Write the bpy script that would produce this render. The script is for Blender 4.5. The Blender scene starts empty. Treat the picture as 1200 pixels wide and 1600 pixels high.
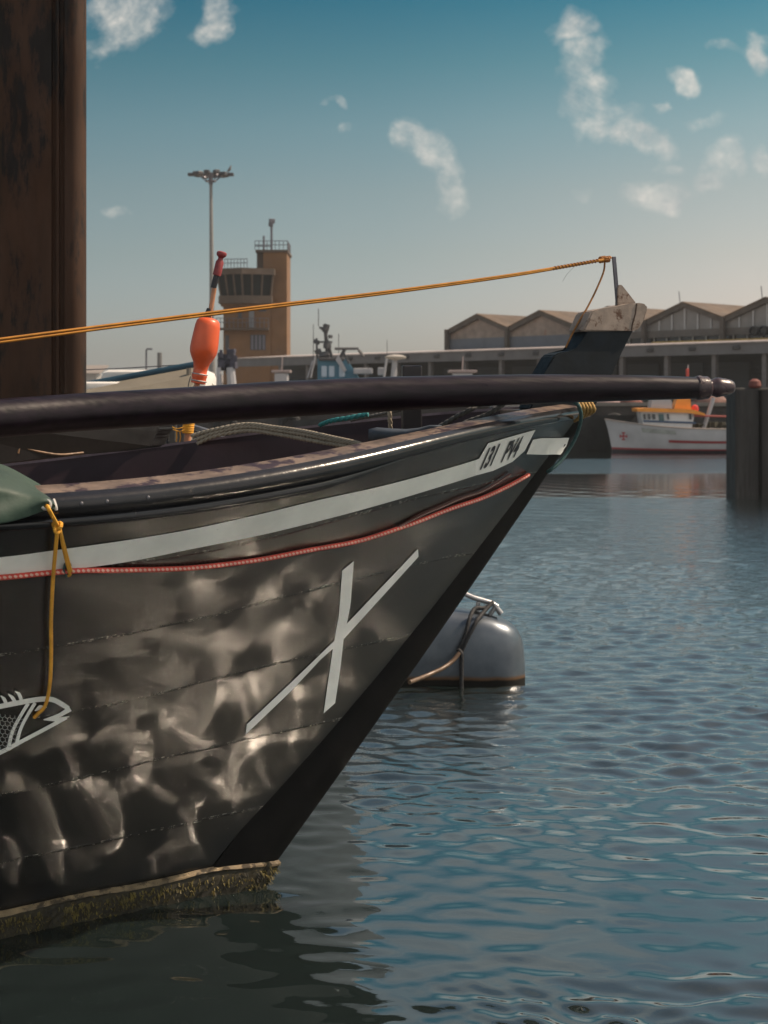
import bpy, bmesh, math, random
import numpy as np
from mathutils import Vector, Matrix
from mathutils.bvhtree import BVHTree
R = math.radians
sc = bpy.context.scene
col = sc.collection
random.seed(7); rng = np.random.default_rng(11)

# ------------------------------------------------------------------ camera
H, F, H0, CX = 2.4, 2300.0, 620.0, 600.0       # eye height above the water, focal length / horizon / centre of a 1200x1600 frame
cam = bpy.data.cameras.new('camera'); co = bpy.data.objects.new('camera', cam); col.objects.link(co)
co.location = (0, 0, H); co.rotation_euler = (R(90), 0, 0)
cam.sensor_fit = 'VERTICAL'; cam.sensor_height = 36; cam.sensor_width = 27
cam.lens = 36 * F / 1600; cam.shift_y = -(800 - H0) / 1600
cam.clip_start = 0.1; cam.clip_end = 20000
cam.dof.use_dof = True; cam.dof.focus_distance = 7.0; cam.dof.aperture_fstop = 4.6; cam.dof.aperture_blades = 7
sc.camera = co

# ------------------------------------------------------------------ sun, sky, exposure
SUN = Vector((0.63, 0.12, 0.77)).normalized()
SUN_EL = math.asin(SUN.z); SUN_AZ = math.atan2(SUN.x, SUN.y)      # azimuth clockwise from +Y
sl = bpy.data.lights.new('sun', 'SUN'); sl.energy = 5.0; sl.angle = R(0.6); sl.color = (1.0, 0.80, 0.61)
so = bpy.data.objects.new('sun', sl); col.objects.link(so); so.rotation_euler = (-SUN).to_track_quat('-Z', 'Y').to_euler()
so.location = (60, 30, 50)
w = bpy.data.worlds.new('World'); sc.world = w; w.use_nodes = True
sc.view_settings.view_transform = 'Standard'; sc.view_settings.look = 'None'
sc.view_settings.exposure = 0.235; sc.view_settings.gamma = 1.0
try: sc.view_settings.use_curve_mapping = False
except Exception: pass
sc.cycles.use_denoising = True
try: sc.cycles.denoiser = 'OPENIMAGEDENOISE'
except Exception: pass
sc.cycles.caustics_reflective = True; sc.cycles.caustics_refractive = False
sc.cycles.blur_glossy = 0.0
sc.cycles.sample_clamp_indirect = 40.0; sc.cycles.sample_clamp_direct = 0
sc.cycles.max_bounces = 6; sc.cycles.glossy_bounces = 4; sc.cycles.diffuse_bounces = 3

class NT:
    """small helper for node trees"""
    def __init__(s, tree): s.t = tree; s.n = tree.nodes; s.l = tree.links
    def new(s, typ, **kw):
        nd = s.n.new(typ)
        for k, v in kw.items():
            if k.startswith('i_'):
                key = k[2:]; key = int(key) if key.isdigit() else key.replace('_', ' ')
                s.put(nd.inputs[key], v)
            else: setattr(nd, k, v)
        return nd
    def put(s, sock, v):
        if isinstance(v, bpy.types.NodeSocket): s.l.new(v, sock)
        elif isinstance(v, bpy.types.Node): s.l.new(v.outputs[0], sock)
        else: sock.default_value = v
    def m(s, op, a, b=None, c=None, clamp=False):
        nd = s.n.new('ShaderNodeMath'); nd.operation = op; nd.use_clamp = clamp
        s.put(nd.inputs[0], a)
        if b is not None: s.put(nd.inputs[1], b)
        if c is not None: s.put(nd.inputs[2], c)
        return nd.outputs[0]
    def mix(s, f, a, b, blend='MIX'):
        nd = s.n.new('ShaderNodeMix'); nd.data_type = 'RGBA'; nd.blend_type = blend
        s.put(nd.inputs[0], f)
        for i, v in ((6, a), (7, b)):
            if isinstance(v, tuple) and len(v) == 3: v = v + (1,)
            s.put(nd.inputs[i], v)
        return nd.outputs[2]
    def ramp(s, f, stops, interp='LINEAR'):
        nd = s.n.new('ShaderNodeValToRGB'); nd.color_ramp.interpolation = interp
        e = nd.color_ramp.elements
        while len(e) > 1: e.remove(e[-1])
        for i, (p, c) in enumerate(stops):
            if not isinstance(c, tuple): c = (c, c, c)
            c = tuple(c) + (1,) if len(c) == 3 else c
            if i == 0: e[0].position = p; e[0].color = c
            else:
                x = e.new(p); x.color = c
        s.put(nd.inputs[0], f)
        return nd.outputs[0]
    def noise(s, vec, scale, detail=3, rough=0.5, dist=0.0):
        nd = s.n.new('ShaderNodeTexNoise'); nd.inputs['Scale'].default_value = scale
        nd.inputs['Detail'].default_value = detail; nd.inputs['Roughness'].default_value = rough
        nd.inputs['Distortion'].default_value = dist
        if vec is not None: s.put(nd.inputs['Vector'], vec)
        return nd.outputs[0]

# world: Nishita sky, graded by elevation, with small cumulus clouds far away in it
W = NT(w.node_tree); W.n.clear()
sky = W.new('ShaderNodeTexSky', sky_type='NISHITA', sun_disc=False, sun_elevation=SUN_EL, sun_rotation=SUN_AZ,
            altitude=0, air_density=1.0, dust_density=2.0, ozone_density=1.6)
tc = W.new('ShaderNodeTexCoord')
sep = W.new('ShaderNodeSeparateXYZ'); W.put(sep.inputs[0], tc.outputs['Generated'])
sx, sy, sz = sep.outputs
grade = W.ramp(W.m('MAXIMUM', sz, 0.0), [(0.0, (.86, .86, .96)), (0.05, (.81, .77, .80)), (0.095, (.70, .67, .61)), (0.138, (.61, .62, .53)), (0.18, (.46, .575, .49)), (0.221, (.265, .48, .42)), (0.262, (.107, .378, .371)), (0.30, (.46, .62, .52)), (0.45, (.74, .84, .70)), (1.0, (.8, .8, .72))])
skyc0 = W.mix(1.0, sky.outputs[0], W.mix(1.0, grade, W.ramp(W.m('ADD', sx, 0.5), [(0.3, (.60, .63, .64)), (0.5, (.70, .70, .70)), (0.74, (.97, .84, .80)), (1.0, (1.0, .9, .85))]), 'MULTIPLY'), 'MULTIPLY')
skyc = W.new('ShaderNodeVectorMath', operation='SCALE'); W.put(skyc.inputs[0], skyc0); skyc.inputs['Scale'].default_value = 1 / .49; skyc = skyc.outputs[0]
ysafe = W.m('MAXIMUM', sy, 0.02)
U = W.m('DIVIDE', sx, ysafe); V = W.m('DIVIDE', sz, ysafe)
cv = W.new('ShaderNodeCombineXYZ'); W.put(cv.inputs[0], U); W.put(cv.inputs[1], V)
n1 = W.noise(cv.outputs[0], 17, 9, 0.66, 0.5)
n2 = W.noise(cv.outputs[0], 45, 5, 0.6)
wv = W.new('ShaderNodeVectorMath', operation='SCALE'); W.put(wv.inputs[0], W.new('ShaderNodeTexNoise', i_Vector=cv.outputs[0], i_Scale=22.0, i_Detail=4.0).outputs[1]); wv.inputs['Scale'].default_value = 0.044
wadd = W.new('ShaderNodeVectorMath', operation='ADD'); W.put(wadd.inputs[0], cv.outputs[0]); W.put(wadd.inputs[1], wv.outputs[0])
sp2 = W.new('ShaderNodeSeparateXYZ'); W.put(sp2.inputs[0], wadd.outputs[0])
WU = W.m('SUBTRACT', sp2.outputs[0], 0.022); WV = W.m('SUBTRACT', sp2.outputs[1], 0.022)
# (azimuth px, elevation px, half width, half height, turn in degrees, strength)
CL = [(892, 42, 34, 30, 35, 1.0), (912, 92, 36, 50, 0, 1.0), (925, 150, 50, 52, 10, 1.0), (962, 190, 62, 42, 30, 1.0), (1012, 218, 48, 28, 30, 1.0),
      (672, 240, 66, 30, 35, .75), (705, 285, 34, 46, 10, .62), (640, 215, 34, 18, 20, .6), (195, 20, 62, 66, 35, .8), (160, 75, 34, 26, 30, .55),
      (345, 22, 26, 30, 10, .66), (332, 48, 30, 22, -20, .66), (322, 62, 22, 20, 0, .6), (524, 160, 24, 8, 40, .52), (510, 152, 16, 6, 0, .4), (548, 203, 10, 8, 0, .4),
      (1062, 124, 26, 12, 35, .85), (1032, 162, 14, 11, 0, .6), (1128, 255, 26, 36, 20, .72), (1115, 290, 28, 22, 0, .7), (1180, 258, 26, 22, 0, .7),
      (1035, 308, 54, 22, 0, .58), (1196, 80, 20, 34, 0, .75), (905, 295, 22, 16, 0, .35), (1045, 265, 22, 14, 0, .45), (1150, 75, 40, 9, -10, .3), (180, 325, 22, 10, 0, .3), (1105, 195, 40, 12, -15, .25)]
acc = None
for (px, py, a, b, tt, st) in CL:
    st = min(1.1, st * 1.15 + .2); a *= 1.12; b *= 1.12; u0, v0 = (px - CX) / F, (H0 - py) / F; c_, s_ = math.cos(R(-tt)), math.sin(R(-tt))
    du = W.m('SUBTRACT', WU, u0); dv = W.m('SUBTRACT', WV, v0)
    e1 = W.m('MULTIPLY', W.m('ADD', W.m('MULTIPLY', du, c_), W.m('MULTIPLY', dv, s_)), F / a)
    e2 = W.m('MULTIPLY', W.m('SUBTRACT', W.m('MULTIPLY', dv, c_), W.m('MULTIPLY', du, s_)), F / b)
    d2 = W.m('ADD', W.m('MULTIPLY', e1, e1), W.m('MULTIPLY', e2, e2))
    k = W.m('MULTIPLY', W.m('SUBTRACT', 1.25, d2, clamp=True), st)
    acc = k if acc is None else W.m('MAXIMUM', acc, k)
n12 = W.m('ADD', W.m('ADD', W.m('MULTIPLY', n1, 0.56), W.m('MULTIPLY', n2, 0.34)), W.m('MULTIPLY', W.noise(cv.outputs[0], 120, 4, 0.6), 0.10))
dens = W.m('SUBTRACT', W.m('ADD', acc, W.m('MULTIPLY', W.m('SUBTRACT', n12, 0.5), 4.4)), 0.22)
dens = W.m('MULTIPLY', dens, W.m('GREATER_THAN', acc, 0.001))
mask = W.ramp(W.m('MULTIPLY', dens, 0.8), [(0.0, 0.0), (0.3, 0.13), (0.65, 0.48), (1.0, 0.95)])
front = W.m('GREATER_THAN', sy, 0.05)
mask = W.m('MULTIPLY', mask, front)
# thin broken cloud in the rest of the sky (seen only mirrored in the water)
nn = W.noise(tc.outputs['Generated'], 3.2, 5, 0.6, 0.3)
veil = W.m('MULTIPLY', W.ramp(nn, [(0.53, 0.0), (0.68, 1.0)]), W.ramp(sz, [(0.272, 0.0), (0.33, 1.0)]))
cshade = W.noise(cv.outputs[0], 26, 5, 0.65)
ccol = W.mix(W.ramp(cshade, [(0.35, 0.0), (0.65, 1.0)]), (4.3, 4.6, 4.6), (8.8, 8.1, 7.2))
fin = W.mix(mask, W.mix(W.m('MULTIPLY', veil, 0.75), skyc, (5.5, 5.7, 5.3)), ccol)
# unseen bright cloud bank behind the eye, added to lift the shaded sides
rear_fill = W.m('MULTIPLY', W.m('MULTIPLY', W.ramp(W.m('MULTIPLY', sy, -1.0), [(0.05, 0.0), (0.35, 1.0)]), W.ramp(sz, [(0.0, 0.5), (0.06, 1.0), (0.5, 1.0), (0.7, 0.0)])), W.ramp(W.noise(tc.outputs['Generated'], 2.4, 5, 0.6), [(0.34, 0.35), (0.55, 1.0)]))
fin = W.mix(rear_fill, fin, (8.6, 8.3, 7.8))
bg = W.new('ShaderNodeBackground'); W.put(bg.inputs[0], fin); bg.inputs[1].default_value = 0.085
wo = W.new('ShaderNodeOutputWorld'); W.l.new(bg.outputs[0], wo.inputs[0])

# ------------------------------------------------------------------ materials
MATS = {}
def mat(name, base, rough=0.6, metal=0.0, var=0.0, vscale=6.0, spot=None, bump=0.0, bscale=20.0, spec=0.5, stretch=None, coat=0.0, extra=None, emis=None):
    """principled material; var = tonal variation, spot = (colour, threshold, scale) irregular stains"""
    if name in MATS: return MATS[name]
    m = bpy.data.materials.new(name); m.use_nodes = True; t = NT(m.node_tree)
    p = t.n['Principled BSDF']
    g = t.new('ShaderNodeTexCoord').outputs['Object']
    if stretch:
        mp = t.new('ShaderNodeMapping'); t.put(mp.inputs[0], g); mp.inputs['Scale'].default_value = stretch; g = mp.outputs[0]
    c = base + (1,)
    if var > 0:
        nz = t.noise(g, vscale, 5, 0.62)
        lo = tuple(max(0, x * (1 - var)) for x in base); hi = tuple(min(1, x * (1 + var)) for x in base)
        c = t.ramp(nz, [(0.3, lo), (0.7, hi)])
    if spot:
        sc_, th, ss = spot
        nz = t.noise(g, ss, 6, 0.7)
        c = t.mix(t.ramp(nz, [(th, 0.0), (th + 0.08, 1.0)]), c, sc_)
    t.put(p.inputs['Base Color'], c)
    rr = t.noise(g, vscale * 2.3, 4, 0.6)
    t.put(p.inputs['Roughness'], t.ramp(rr, [(0.25, max(0.02, rough * 0.75)), (0.75, min(1, rough * 1.25))]))
    p.inputs['Metallic'].default_value = metal
    p.inputs['Specular IOR Level'].default_value = spec
    p.inputs['Coat Weight'].default_value = coat
    if bump > 0:
        b = t.new('ShaderNodeBump'); t.put(b.inputs['Height'], t.noise(g, bscale, 5, 0.6)); b.inputs['Strength'].default_value = min(1, bump); b.inputs['Distance'].default_value = 0.10 / bscale
        t.put(p.inputs['Normal'], b.outputs[0])
    if emis: p.inputs['Emission Color'].default_value = emis + (1,); p.inputs['Emission Strength'].default_value = 1
    MATS[name] = m
    return m

# ------------------------------------------------------------------ building helpers
class MB:
    def __init__(s): s.bm = bmesh.new()
    def quad(s, *p):
        return s.bm.faces.new([s.bm.verts.new(q) for q in p])
    def box(s, c, size, rot=0.0, bev=0.0, R3=None):
        M = Matrix.Translation(c) @ (R3.to_4x4() if R3 is not None else Matrix.Rotation(rot, 4, 'Z')) @ Matrix.Diagonal((size[0], size[1], size[2], 1))
        r = bmesh.ops.create_cube(s.bm, size=1, matrix=M)
        if bev > 0:
            es = list({e for v in r['verts'] for e in v.link_edges})
            bmesh.ops.bevel(s.bm, geom=es, offset=bev, segments=2, affect='EDGES', profile=0.5)
        return s
    def tube(s, pts, rad, seg=8, cap=True, twist=0.0, lobes=0, lobe=0.12):
        """tube along pts, rad number or list; lobes makes a laid (twisted) rope"""
        pts = [Vector(p) for p in pts]; n = len(pts)
        if not hasattr(rad, '__len__'): rad = [rad] * n
        up = Vector((0, 0, 1)); rings = []; L = 0; nrm = None
        for i, p in enumerate(pts):
            t = (pts[min(i + 1, n - 1)] - pts[max(i - 1, 0)]).normalized()
            if nrm is None:
                nrm = t.cross(up)
                if nrm.length < 1e-3: nrm = t.cross(Vector((1, 0, 0)))
                nrm.normalize()
            nrm = (nrm - t * nrm.dot(t)).normalized(); b = t.cross(nrm)
            if i: L += (p - pts[i - 1]).length
            ring = []
            for k in range(seg):
                a = 2 * math.pi * k / seg
                r = rad[i]
                if lobes: r *= 1 - lobe + lobe * 2 * abs(math.cos(lobes * (a + L * twist) / 2)) - lobe
                ring.append(s.bm.verts.new(p + (nrm * math.cos(a) + b * math.sin(a)) * r))
            rings.append(ring)
        for i in range(n - 1):
            for k in range(seg):
                s.bm.faces.new((rings[i][k], rings[i][(k + 1) % seg], rings[i + 1][(k + 1) % seg], rings[i + 1][k]))
        if cap:
            s.bm.faces.new(rings[0][::-1]); s.bm.faces.new(rings[-1])
        return s
    def lathe(s, prof, base, axis=Vector((0, 0, 1)), seg=20):
        """prof = [(radius, height)...] round axis at base"""
        q = Vector((0, 0, 1)).rotation_difference(Vector(axis)); rings = []
        for (r, h) in prof:
            rings.append([s.bm.verts.new(Vector(base) + q @ Vector((r * math.cos(2 * math.pi * k / seg), r * math.sin(2 * math.pi * k / seg), h))) for k in range(seg)])
        for i in range(len(rings) - 1):
            for k in range(seg):
                s.bm.faces.new((rings[i][k], rings[i][(k + 1) % seg], rings[i + 1][(k + 1) % seg], rings[i + 1][k]))
        s.bm.faces.new(rings[0][::-1]); s.bm.faces.new(rings[-1])
        return s
    def prism(s, poly, vec):
        """polygon (3-D points) swept by vec"""
        vec = Vector(vec); a = [s.bm.verts.new(p) for p in poly]; b = [s.bm.verts.new(Vector(p) + vec) for p in poly]
        s.bm.faces.new(a); s.bm.faces.new(b[::-1]); n = len(a)
        for i in range(n): s.bm.faces.new((a[i], b[i], b[(i + 1) % n], a[(i + 1) % n]))
        return s
    def grid(s, rows, closed=False):
        vs = [[s.bm.verts.new(p) for p in r] for r in rows]
        for i in range(len(vs) - 1):
            m = len(vs[i]); rng_ = m if closed else m - 1
            for j in range(rng_):
                s.bm.faces.new((vs[i][j], vs[i][(j + 1) % m], vs[i + 1][(j + 1) % m], vs[i + 1][j]))
        return vs
    def build(s, name, m, parent=None, smooth=False, ang=40, merge=0.0):
        if merge: bmesh.ops.remove_doubles(s.bm, verts=s.bm.verts, dist=merge)
        bmesh.ops.recalc_face_normals(s.bm, faces=s.bm.faces)
        if parent is not None:
            off = Vector((0, 0, 0)); q = parent
            while q is not None: off += q.location; q = q.parent
            for v in s.bm.verts: v.co -= off
        me = bpy.data.meshes.new(name); s.bm.to_mesh(me); s.bm.free()
        if m is not None: me.materials.append(m)
        if smooth:
            me.polygons.foreach_set('use_smooth', [True] * len(me.polygons))
            try: me.set_sharp_from_angle(angle=R(ang))
            except Exception: pass
        o = bpy.data.objects.new(name, me); col.objects.link(o)
        if parent is not None: o.parent = parent
        return o
def thing(name, label, cat, loc=(0, 0, 0), group=None):
    o = bpy.data.objects.new(name, None); col.objects.link(o); o.location = loc; o.empty_display_size = 0.2
    o['label'] = label; o['category'] = cat
    if group: o['group'] = group
    return o
def tag(o, label, cat, group=None):
    o['label'] = label; o['category'] = cat
    if group: o['group'] = group
    return o
def struct(o, kind='structure'): o['kind'] = kind; return o
def P(px, py, Y):
    """the point at distance Y seen at (px, py) of the photograph"""
    return Vector(((px - CX) / F * Y, Y, H - (py - H0) / F * Y))
def PZ(px, py, z):
    return P(px, py, (H - z) * F / (py - H0))
def smoothpath(pts, n=60):
    """Catmull-Rom through points"""
    pts = [Vector(p) for p in pts]; q = [pts[0] * 2 - pts[1]] + pts + [pts[-1] * 2 - pts[-2]]; out = []
    segs = len(pts) - 1; per = max(2, n // segs)
    for i in range(segs):
        p0, p1, p2, p3 = q[i:i + 4]
        for j in range(per):
            t = j / per
            out.append(0.5 * ((2 * p1) + (p2 - p0) * t + (2 * p0 - 5 * p1 + 4 * p2 - p3) * t * t + (3 * p1 - p0 - 3 * p2 + p3) * t ** 3))
    out.append(pts[-1]); return out

# ------------------------------------------------------------------ water
def water_height(x, y):
    h = np.zeros_like(x); r = np.random.default_rng(5)
    lee = 1 / (1 + np.exp((y - 8.8) / .7)) / (1 + np.exp((x - 2.6) / .4))       # the lee of the hull is calmer
    lee = lee * (1 - 1 / (1 + np.exp((y - 6.0) / .10)) / (1 + np.exp(-(x - .4) / .15)))
    lee = lee * (1 + 0.19 / (1 + np.exp(-(x - .1) / .22)))
    for i in range(46):
        lam = 0.095 * (1.055 ** i) if i < 26 else 0.13 + 0.22 * r.random() if i < 42 else 0.5 + .5 * r.random()
        k = 2 * math.pi / lam
        th = r.normal(0.12, 0.42) if r.random() < 0.82 else r.uniform(0, math.pi)
        amp = 0.0085 * lam * (0.6 + 0.8 * r.random()) * (0.55 if i >= 26 else 1)
        if lam > 0.5: amp *= 0.7
        if lam < 0.32: amp *= 1.45
        kx, ky = k * math.sin(th), k * math.cos(th)
        fade = np.clip(2 - 0.021 * y / lam, 0, 1)
        ph = 0.35 * np.sin(0.9 * x + 1.3 * y + i) + 0.3 * np.sin(2.1 * x - 0.7 * y + 2 * i)
        env = 0.65 + 0.5 * np.sin(0.5 * k * 0.13 * (x * math.cos(th + i) + y * math.sin(th + i)) + i)
        h += fade * amp * env * (1 - (0.88 if lam < 0.15 else 0.775 if lam < .24 else .74) * lee) * np.sin(kx * x + ky * y + ph + r.uniform(0, 6.28))
    return h
def build_water():
    ys = [4.0]
    while ys[-1] < 46: ys.append(ys[-1] * 1.0026)
    ys = np.array(ys); ks = np.linspace(-0.52, 0.52, 620)
    Y, K = np.meshgrid(ys, ks, indexing='ij'); X = K * Y
    Z = water_height(X, Y) * np.clip((46 - Y) / 10, 0, 1) * np.clip((Y - 4) / .5, 0, 1)
    n0, n1_ = X.shape
    co_ = np.stack([X, Y, Z], -1).reshape(-1, 3)
    idx = np.arange(n0 * n1_).reshape(n0, n1_)
    fc = np.stack([idx[:-1, :-1], idx[:-1, 1:], idx[1:, 1:], idx[1:, :-1]], -1).reshape(-1, 4)
    # outer skirt: one big sheet around the fine part
    xl0, xr0, y0 = float(X[0, 0]), float(X[0, -1]), 4.0; y1 = float(ys[-1]); xl1, xr1 = float(X[-1, 0]), float(X[-1, -1])
    ex = np.array([(xl0, y0, 0), (xr0, y0, 0), (xr1, y1, 0), (xl1, y1, 0), (-1500, -60, 0), (1500, -60, 0), (1500, 2500, 0), (-1500, 2500, 0), (-1500, y1, 0), (1500, y1, 0), (-1500, y0, 0), (1500, y0, 0)], float)
    b = len(co_); co_ = np.vstack([co_, ex])
    me = bpy.data.meshes.new('water')
    extra = [(b + 4, b + 5, b + 11, b + 10), (b + 10, b + 0, b + 3, b + 8), (b + 1, b + 11, b + 9, b + 2), (b + 8, b + 9, b + 6, b + 7)]
    faces = fc.tolist() + [list(e) for e in extra]
    me.from_pydata(co_.tolist(), [], faces); me.update()
    me.polygons.foreach_set('use_smooth', [True] * len(me.polygons))
    o = bpy.data.objects.new('water', me); col.objects.link(o); struct(o)
    m = bpy.data.materials.new('harbour_water'); m.use_nodes = True; t = NT(m.node_tree); p = t.n['Principled BSDF']
    p.inputs['Base Color'].default_value = (0.008, 0.0135, 0.0135, 1)
    p.inputs['Roughness'].default_value = 0.02; p.inputs['IOR'].default_value = 1.40; p.inputs['Specular IOR Level'].default_value = 0.9; p.inputs['Coat Weight'].default_value = 1.0; p.inputs['Coat Roughness'].default_value = 0.02; p.inputs['Coat IOR'].default_value = 1.5
    g = t.new('ShaderNodeNewGeometry').outputs['Position']
    s3 = t.new('ShaderNodeSeparateXYZ'); t.put(s3.inputs[0], g)
    yy = t.m('ADD', s3.outputs[1], t.m('MULTIPLY', t.m('SUBTRACT', t.noise(g, 0.12, 2), 0.5), 3.0))
    # wind ruffles the basin in patches: calm round the black boat, ruffled in the middle, a glassy lane, ruffled again
    amp = t.ramp(t.m('DIVIDE', yy, 100.0), [(0.07, 0.015), (0.085, 0.05), (0.10, 0.12), (0.16, 0.4), (0.20, 0.5), (0.345, 0.5), (0.352, 0.045), (0.46, 0.04), (0.475, 0.8), (0.56, 0.8), (0.575, 0.06), (1.0, 0.06)])
    mp = t.new('ShaderNodeMapping'); t.put(mp.inputs[0], g); mp.inputs['Scale'].default_value = (1.0, 1.8, 1.0); mp.inputs['Rotation'].default_value = (0, 0, R(-8))
    h1 = t.noise(mp.outputs[0], 5.5, 4, 0.62, 0.3)
    bp = t.new('ShaderNodeBump'); t.put(bp.inputs['Height'], h1); bp.inputs['Distance'].default_value = 0.05; t.put(bp.inputs['Strength'], amp)
    t.put(p.inputs['Normal'], bp.outputs[0]); t.put(p.inputs['Coat Normal'], bp.outputs[0]); rf = t.m('ADD', t.ramp(t.m('DIVIDE', yy, 20.0), [(0.42, 0.042), (0.55, 0.016)]), t.m('MULTIPLY', amp, 0.07)); t.put(p.inputs['Roughness'], rf); t.put(p.inputs['Coat Roughness'], rf)
    me.materials.append(m)
build_water()

# ------------------------------------------------------------------ the black wooden boat: lines
ang = R(20); dX, dY = math.cos(ang), math.sin(ang); nX, nY = dY, -dX       # forward, and outward to starboard (towards the eye)
S0 = PZ(432, 1380, 0.0)
kk = (900 - CX) / F; r1 = (kk * S0.y - S0.x) / (dX - kk * dY); S1 = Vector((S0.x + r1 * dX, S0.y + r1 * dY))
def B(s, off, z): return Vector((S1.x - s * dX + off * nX, S1.y - s * dY + off * nY, z))
def bcap(s): return 1.5 * (1 - math.exp(-(max(s, 0) / 1.75) ** 1.1)) * (1 - 0.5 * max(0, (s - 4.2) / 4) ** 2)
def bwl(u): return 1.25 * (1 - math.exp(-(max(u, 0) / 4.2) ** 1.1)) * (1 - 0.6 * max(0, (u - 3.6) / 4) ** 2)
_st = np.array([(80, 756), (175, 750), (300, 738.5), (400, 721), (550, 695), (600, 686), (700, 663), (742, 654.5), (863, 634)], float)
_po = np.array([(-200, 745), (17, 723), (120, 711), (237, 697.5), (320, 686.7), (475, 665.5), (660, 646), (713, 641.7), (870, 633)], float)
_ps = np.polyfit(_st[:, 0], _st[:, 1], 4); _pp = np.polyfit(_po[:, 0], _po[:, 1], 3)
def _zfit(poly, s, off, lo):
    p = B(s, off, 0); x = max(CX + F * p.x / p.y, lo); return H - (np.polyval(poly, x) - H0) * p.y / F
_S = np.array([0.1, .3, .6, .9, 1.2, 1.5, 1.8, 2.1, 2.4, 2.7])
_zs = np.polyfit(_S, [_zfit(_ps, s, bcap(s), 60) for s in _S], 3); _zp = np.polyfit(_S, [_zfit(_pp, s, -bcap(s), -200) for s in _S], 3)
def _ext(poly, s, lim):
    if s <= lim: return float(np.polyval(poly, s))
    z0 = float(np.polyval(poly, lim)); z1 = float(np.polyval(poly, lim - .05)); g = (z0 - z1) / .05
    u = s - lim; return z0 + g * u * math.exp(-u / 1.2) + 0.012 * u * u
def zcapS(s): return _ext(_zs, s, 2.6)
def zcapP(s): return _ext(_zp, s, 2.8)
ZST = zcapS(0.0)
_pr = []
for (px, py) in [(432, 1343), (560, 1160), (700, 962), (812, 800), (856, 736), (882, 705), (907, 651)]:
    k = (px - CX) / F; rr = (k * S0.y - S0.x) / (dX - k * dY); Yq = S0.y + rr * dY; _pr.append((rr, H - (py - H0) * Yq / F))
_pr = np.array(_pr); _rp = np.polyfit(_pr[:, 1], _pr[:, 0], 2)
def rstem(z): return float(np.polyval(_rp, z))                 # forward reach of the stem at height z
RAB = 0.13                                                       # planking lands this far behind the stem's face
def s_stem(z): return r1 - rstem(z)
def vsq(s):                                                       # the rail gets shallower towards the bow
    k = min(1, max(0, (s - 0.9) / 0.9)); return 0.72 + 0.28 * k * k * (3 - 2 * k)
OFF1 = s_stem(ZST - 0.085) + RAB * 0.45
def hull_pt(u, t, side):
    ft = max(t, 0); g = ft ** 1.22; q = u + OFF1 * g
    zr = (zcapS if side > 0 else zcapP)(q) - 0.118 * vsq(q)
    s = s_stem(t * (ZST - 0.085)) + RAB * (1 - 0.55 * ft ** 3) + u
    b = bwl(u) * (1 - g) + (bcap(q) + 0.10) * g
    b = max(b, 0.045) if t >= 0 else max(0.045, bwl(u) * (1 - 1.5 * abs(t) ** 1.3))
    b = b * (1 - math.exp(-u * 9)) + 0.045 * math.exp(-u * 9)
    return B(s, side * b, t * zr)
def hull_b(s, z):
    """half breadth of the planking at station s and height z"""
    zt_ = zcapS(s) - 0.118 * vsq(s); t = min(1, max(0, z / zt_)); u = max(0, s - s_stem(t * (ZST - .085)) - RAB * (1 - .55 * t ** 3)); g = t ** 1.22
    return (bwl(u) * (1 - g) + (bcap(u + OFF1 * g) + .10) * g) * (1 - math.exp(-u * 9))
LEN = 7.6
us = [0, .02, .05, .09, .14, .2, .27, .34, .41, .48, .55] + [0.62 + i * 0.07 for i in range(40)] + [3.42 + i * .15 for i in range(29)]
ts = [-0.25, -0.12] + [i / 56 for i in range(57)]
boat = thing('wooden_boat', 'black planked wooden boat with white stripe, its raked bow reaching out over the water', 'boat', (S0.x, S0.y, 0))
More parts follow.
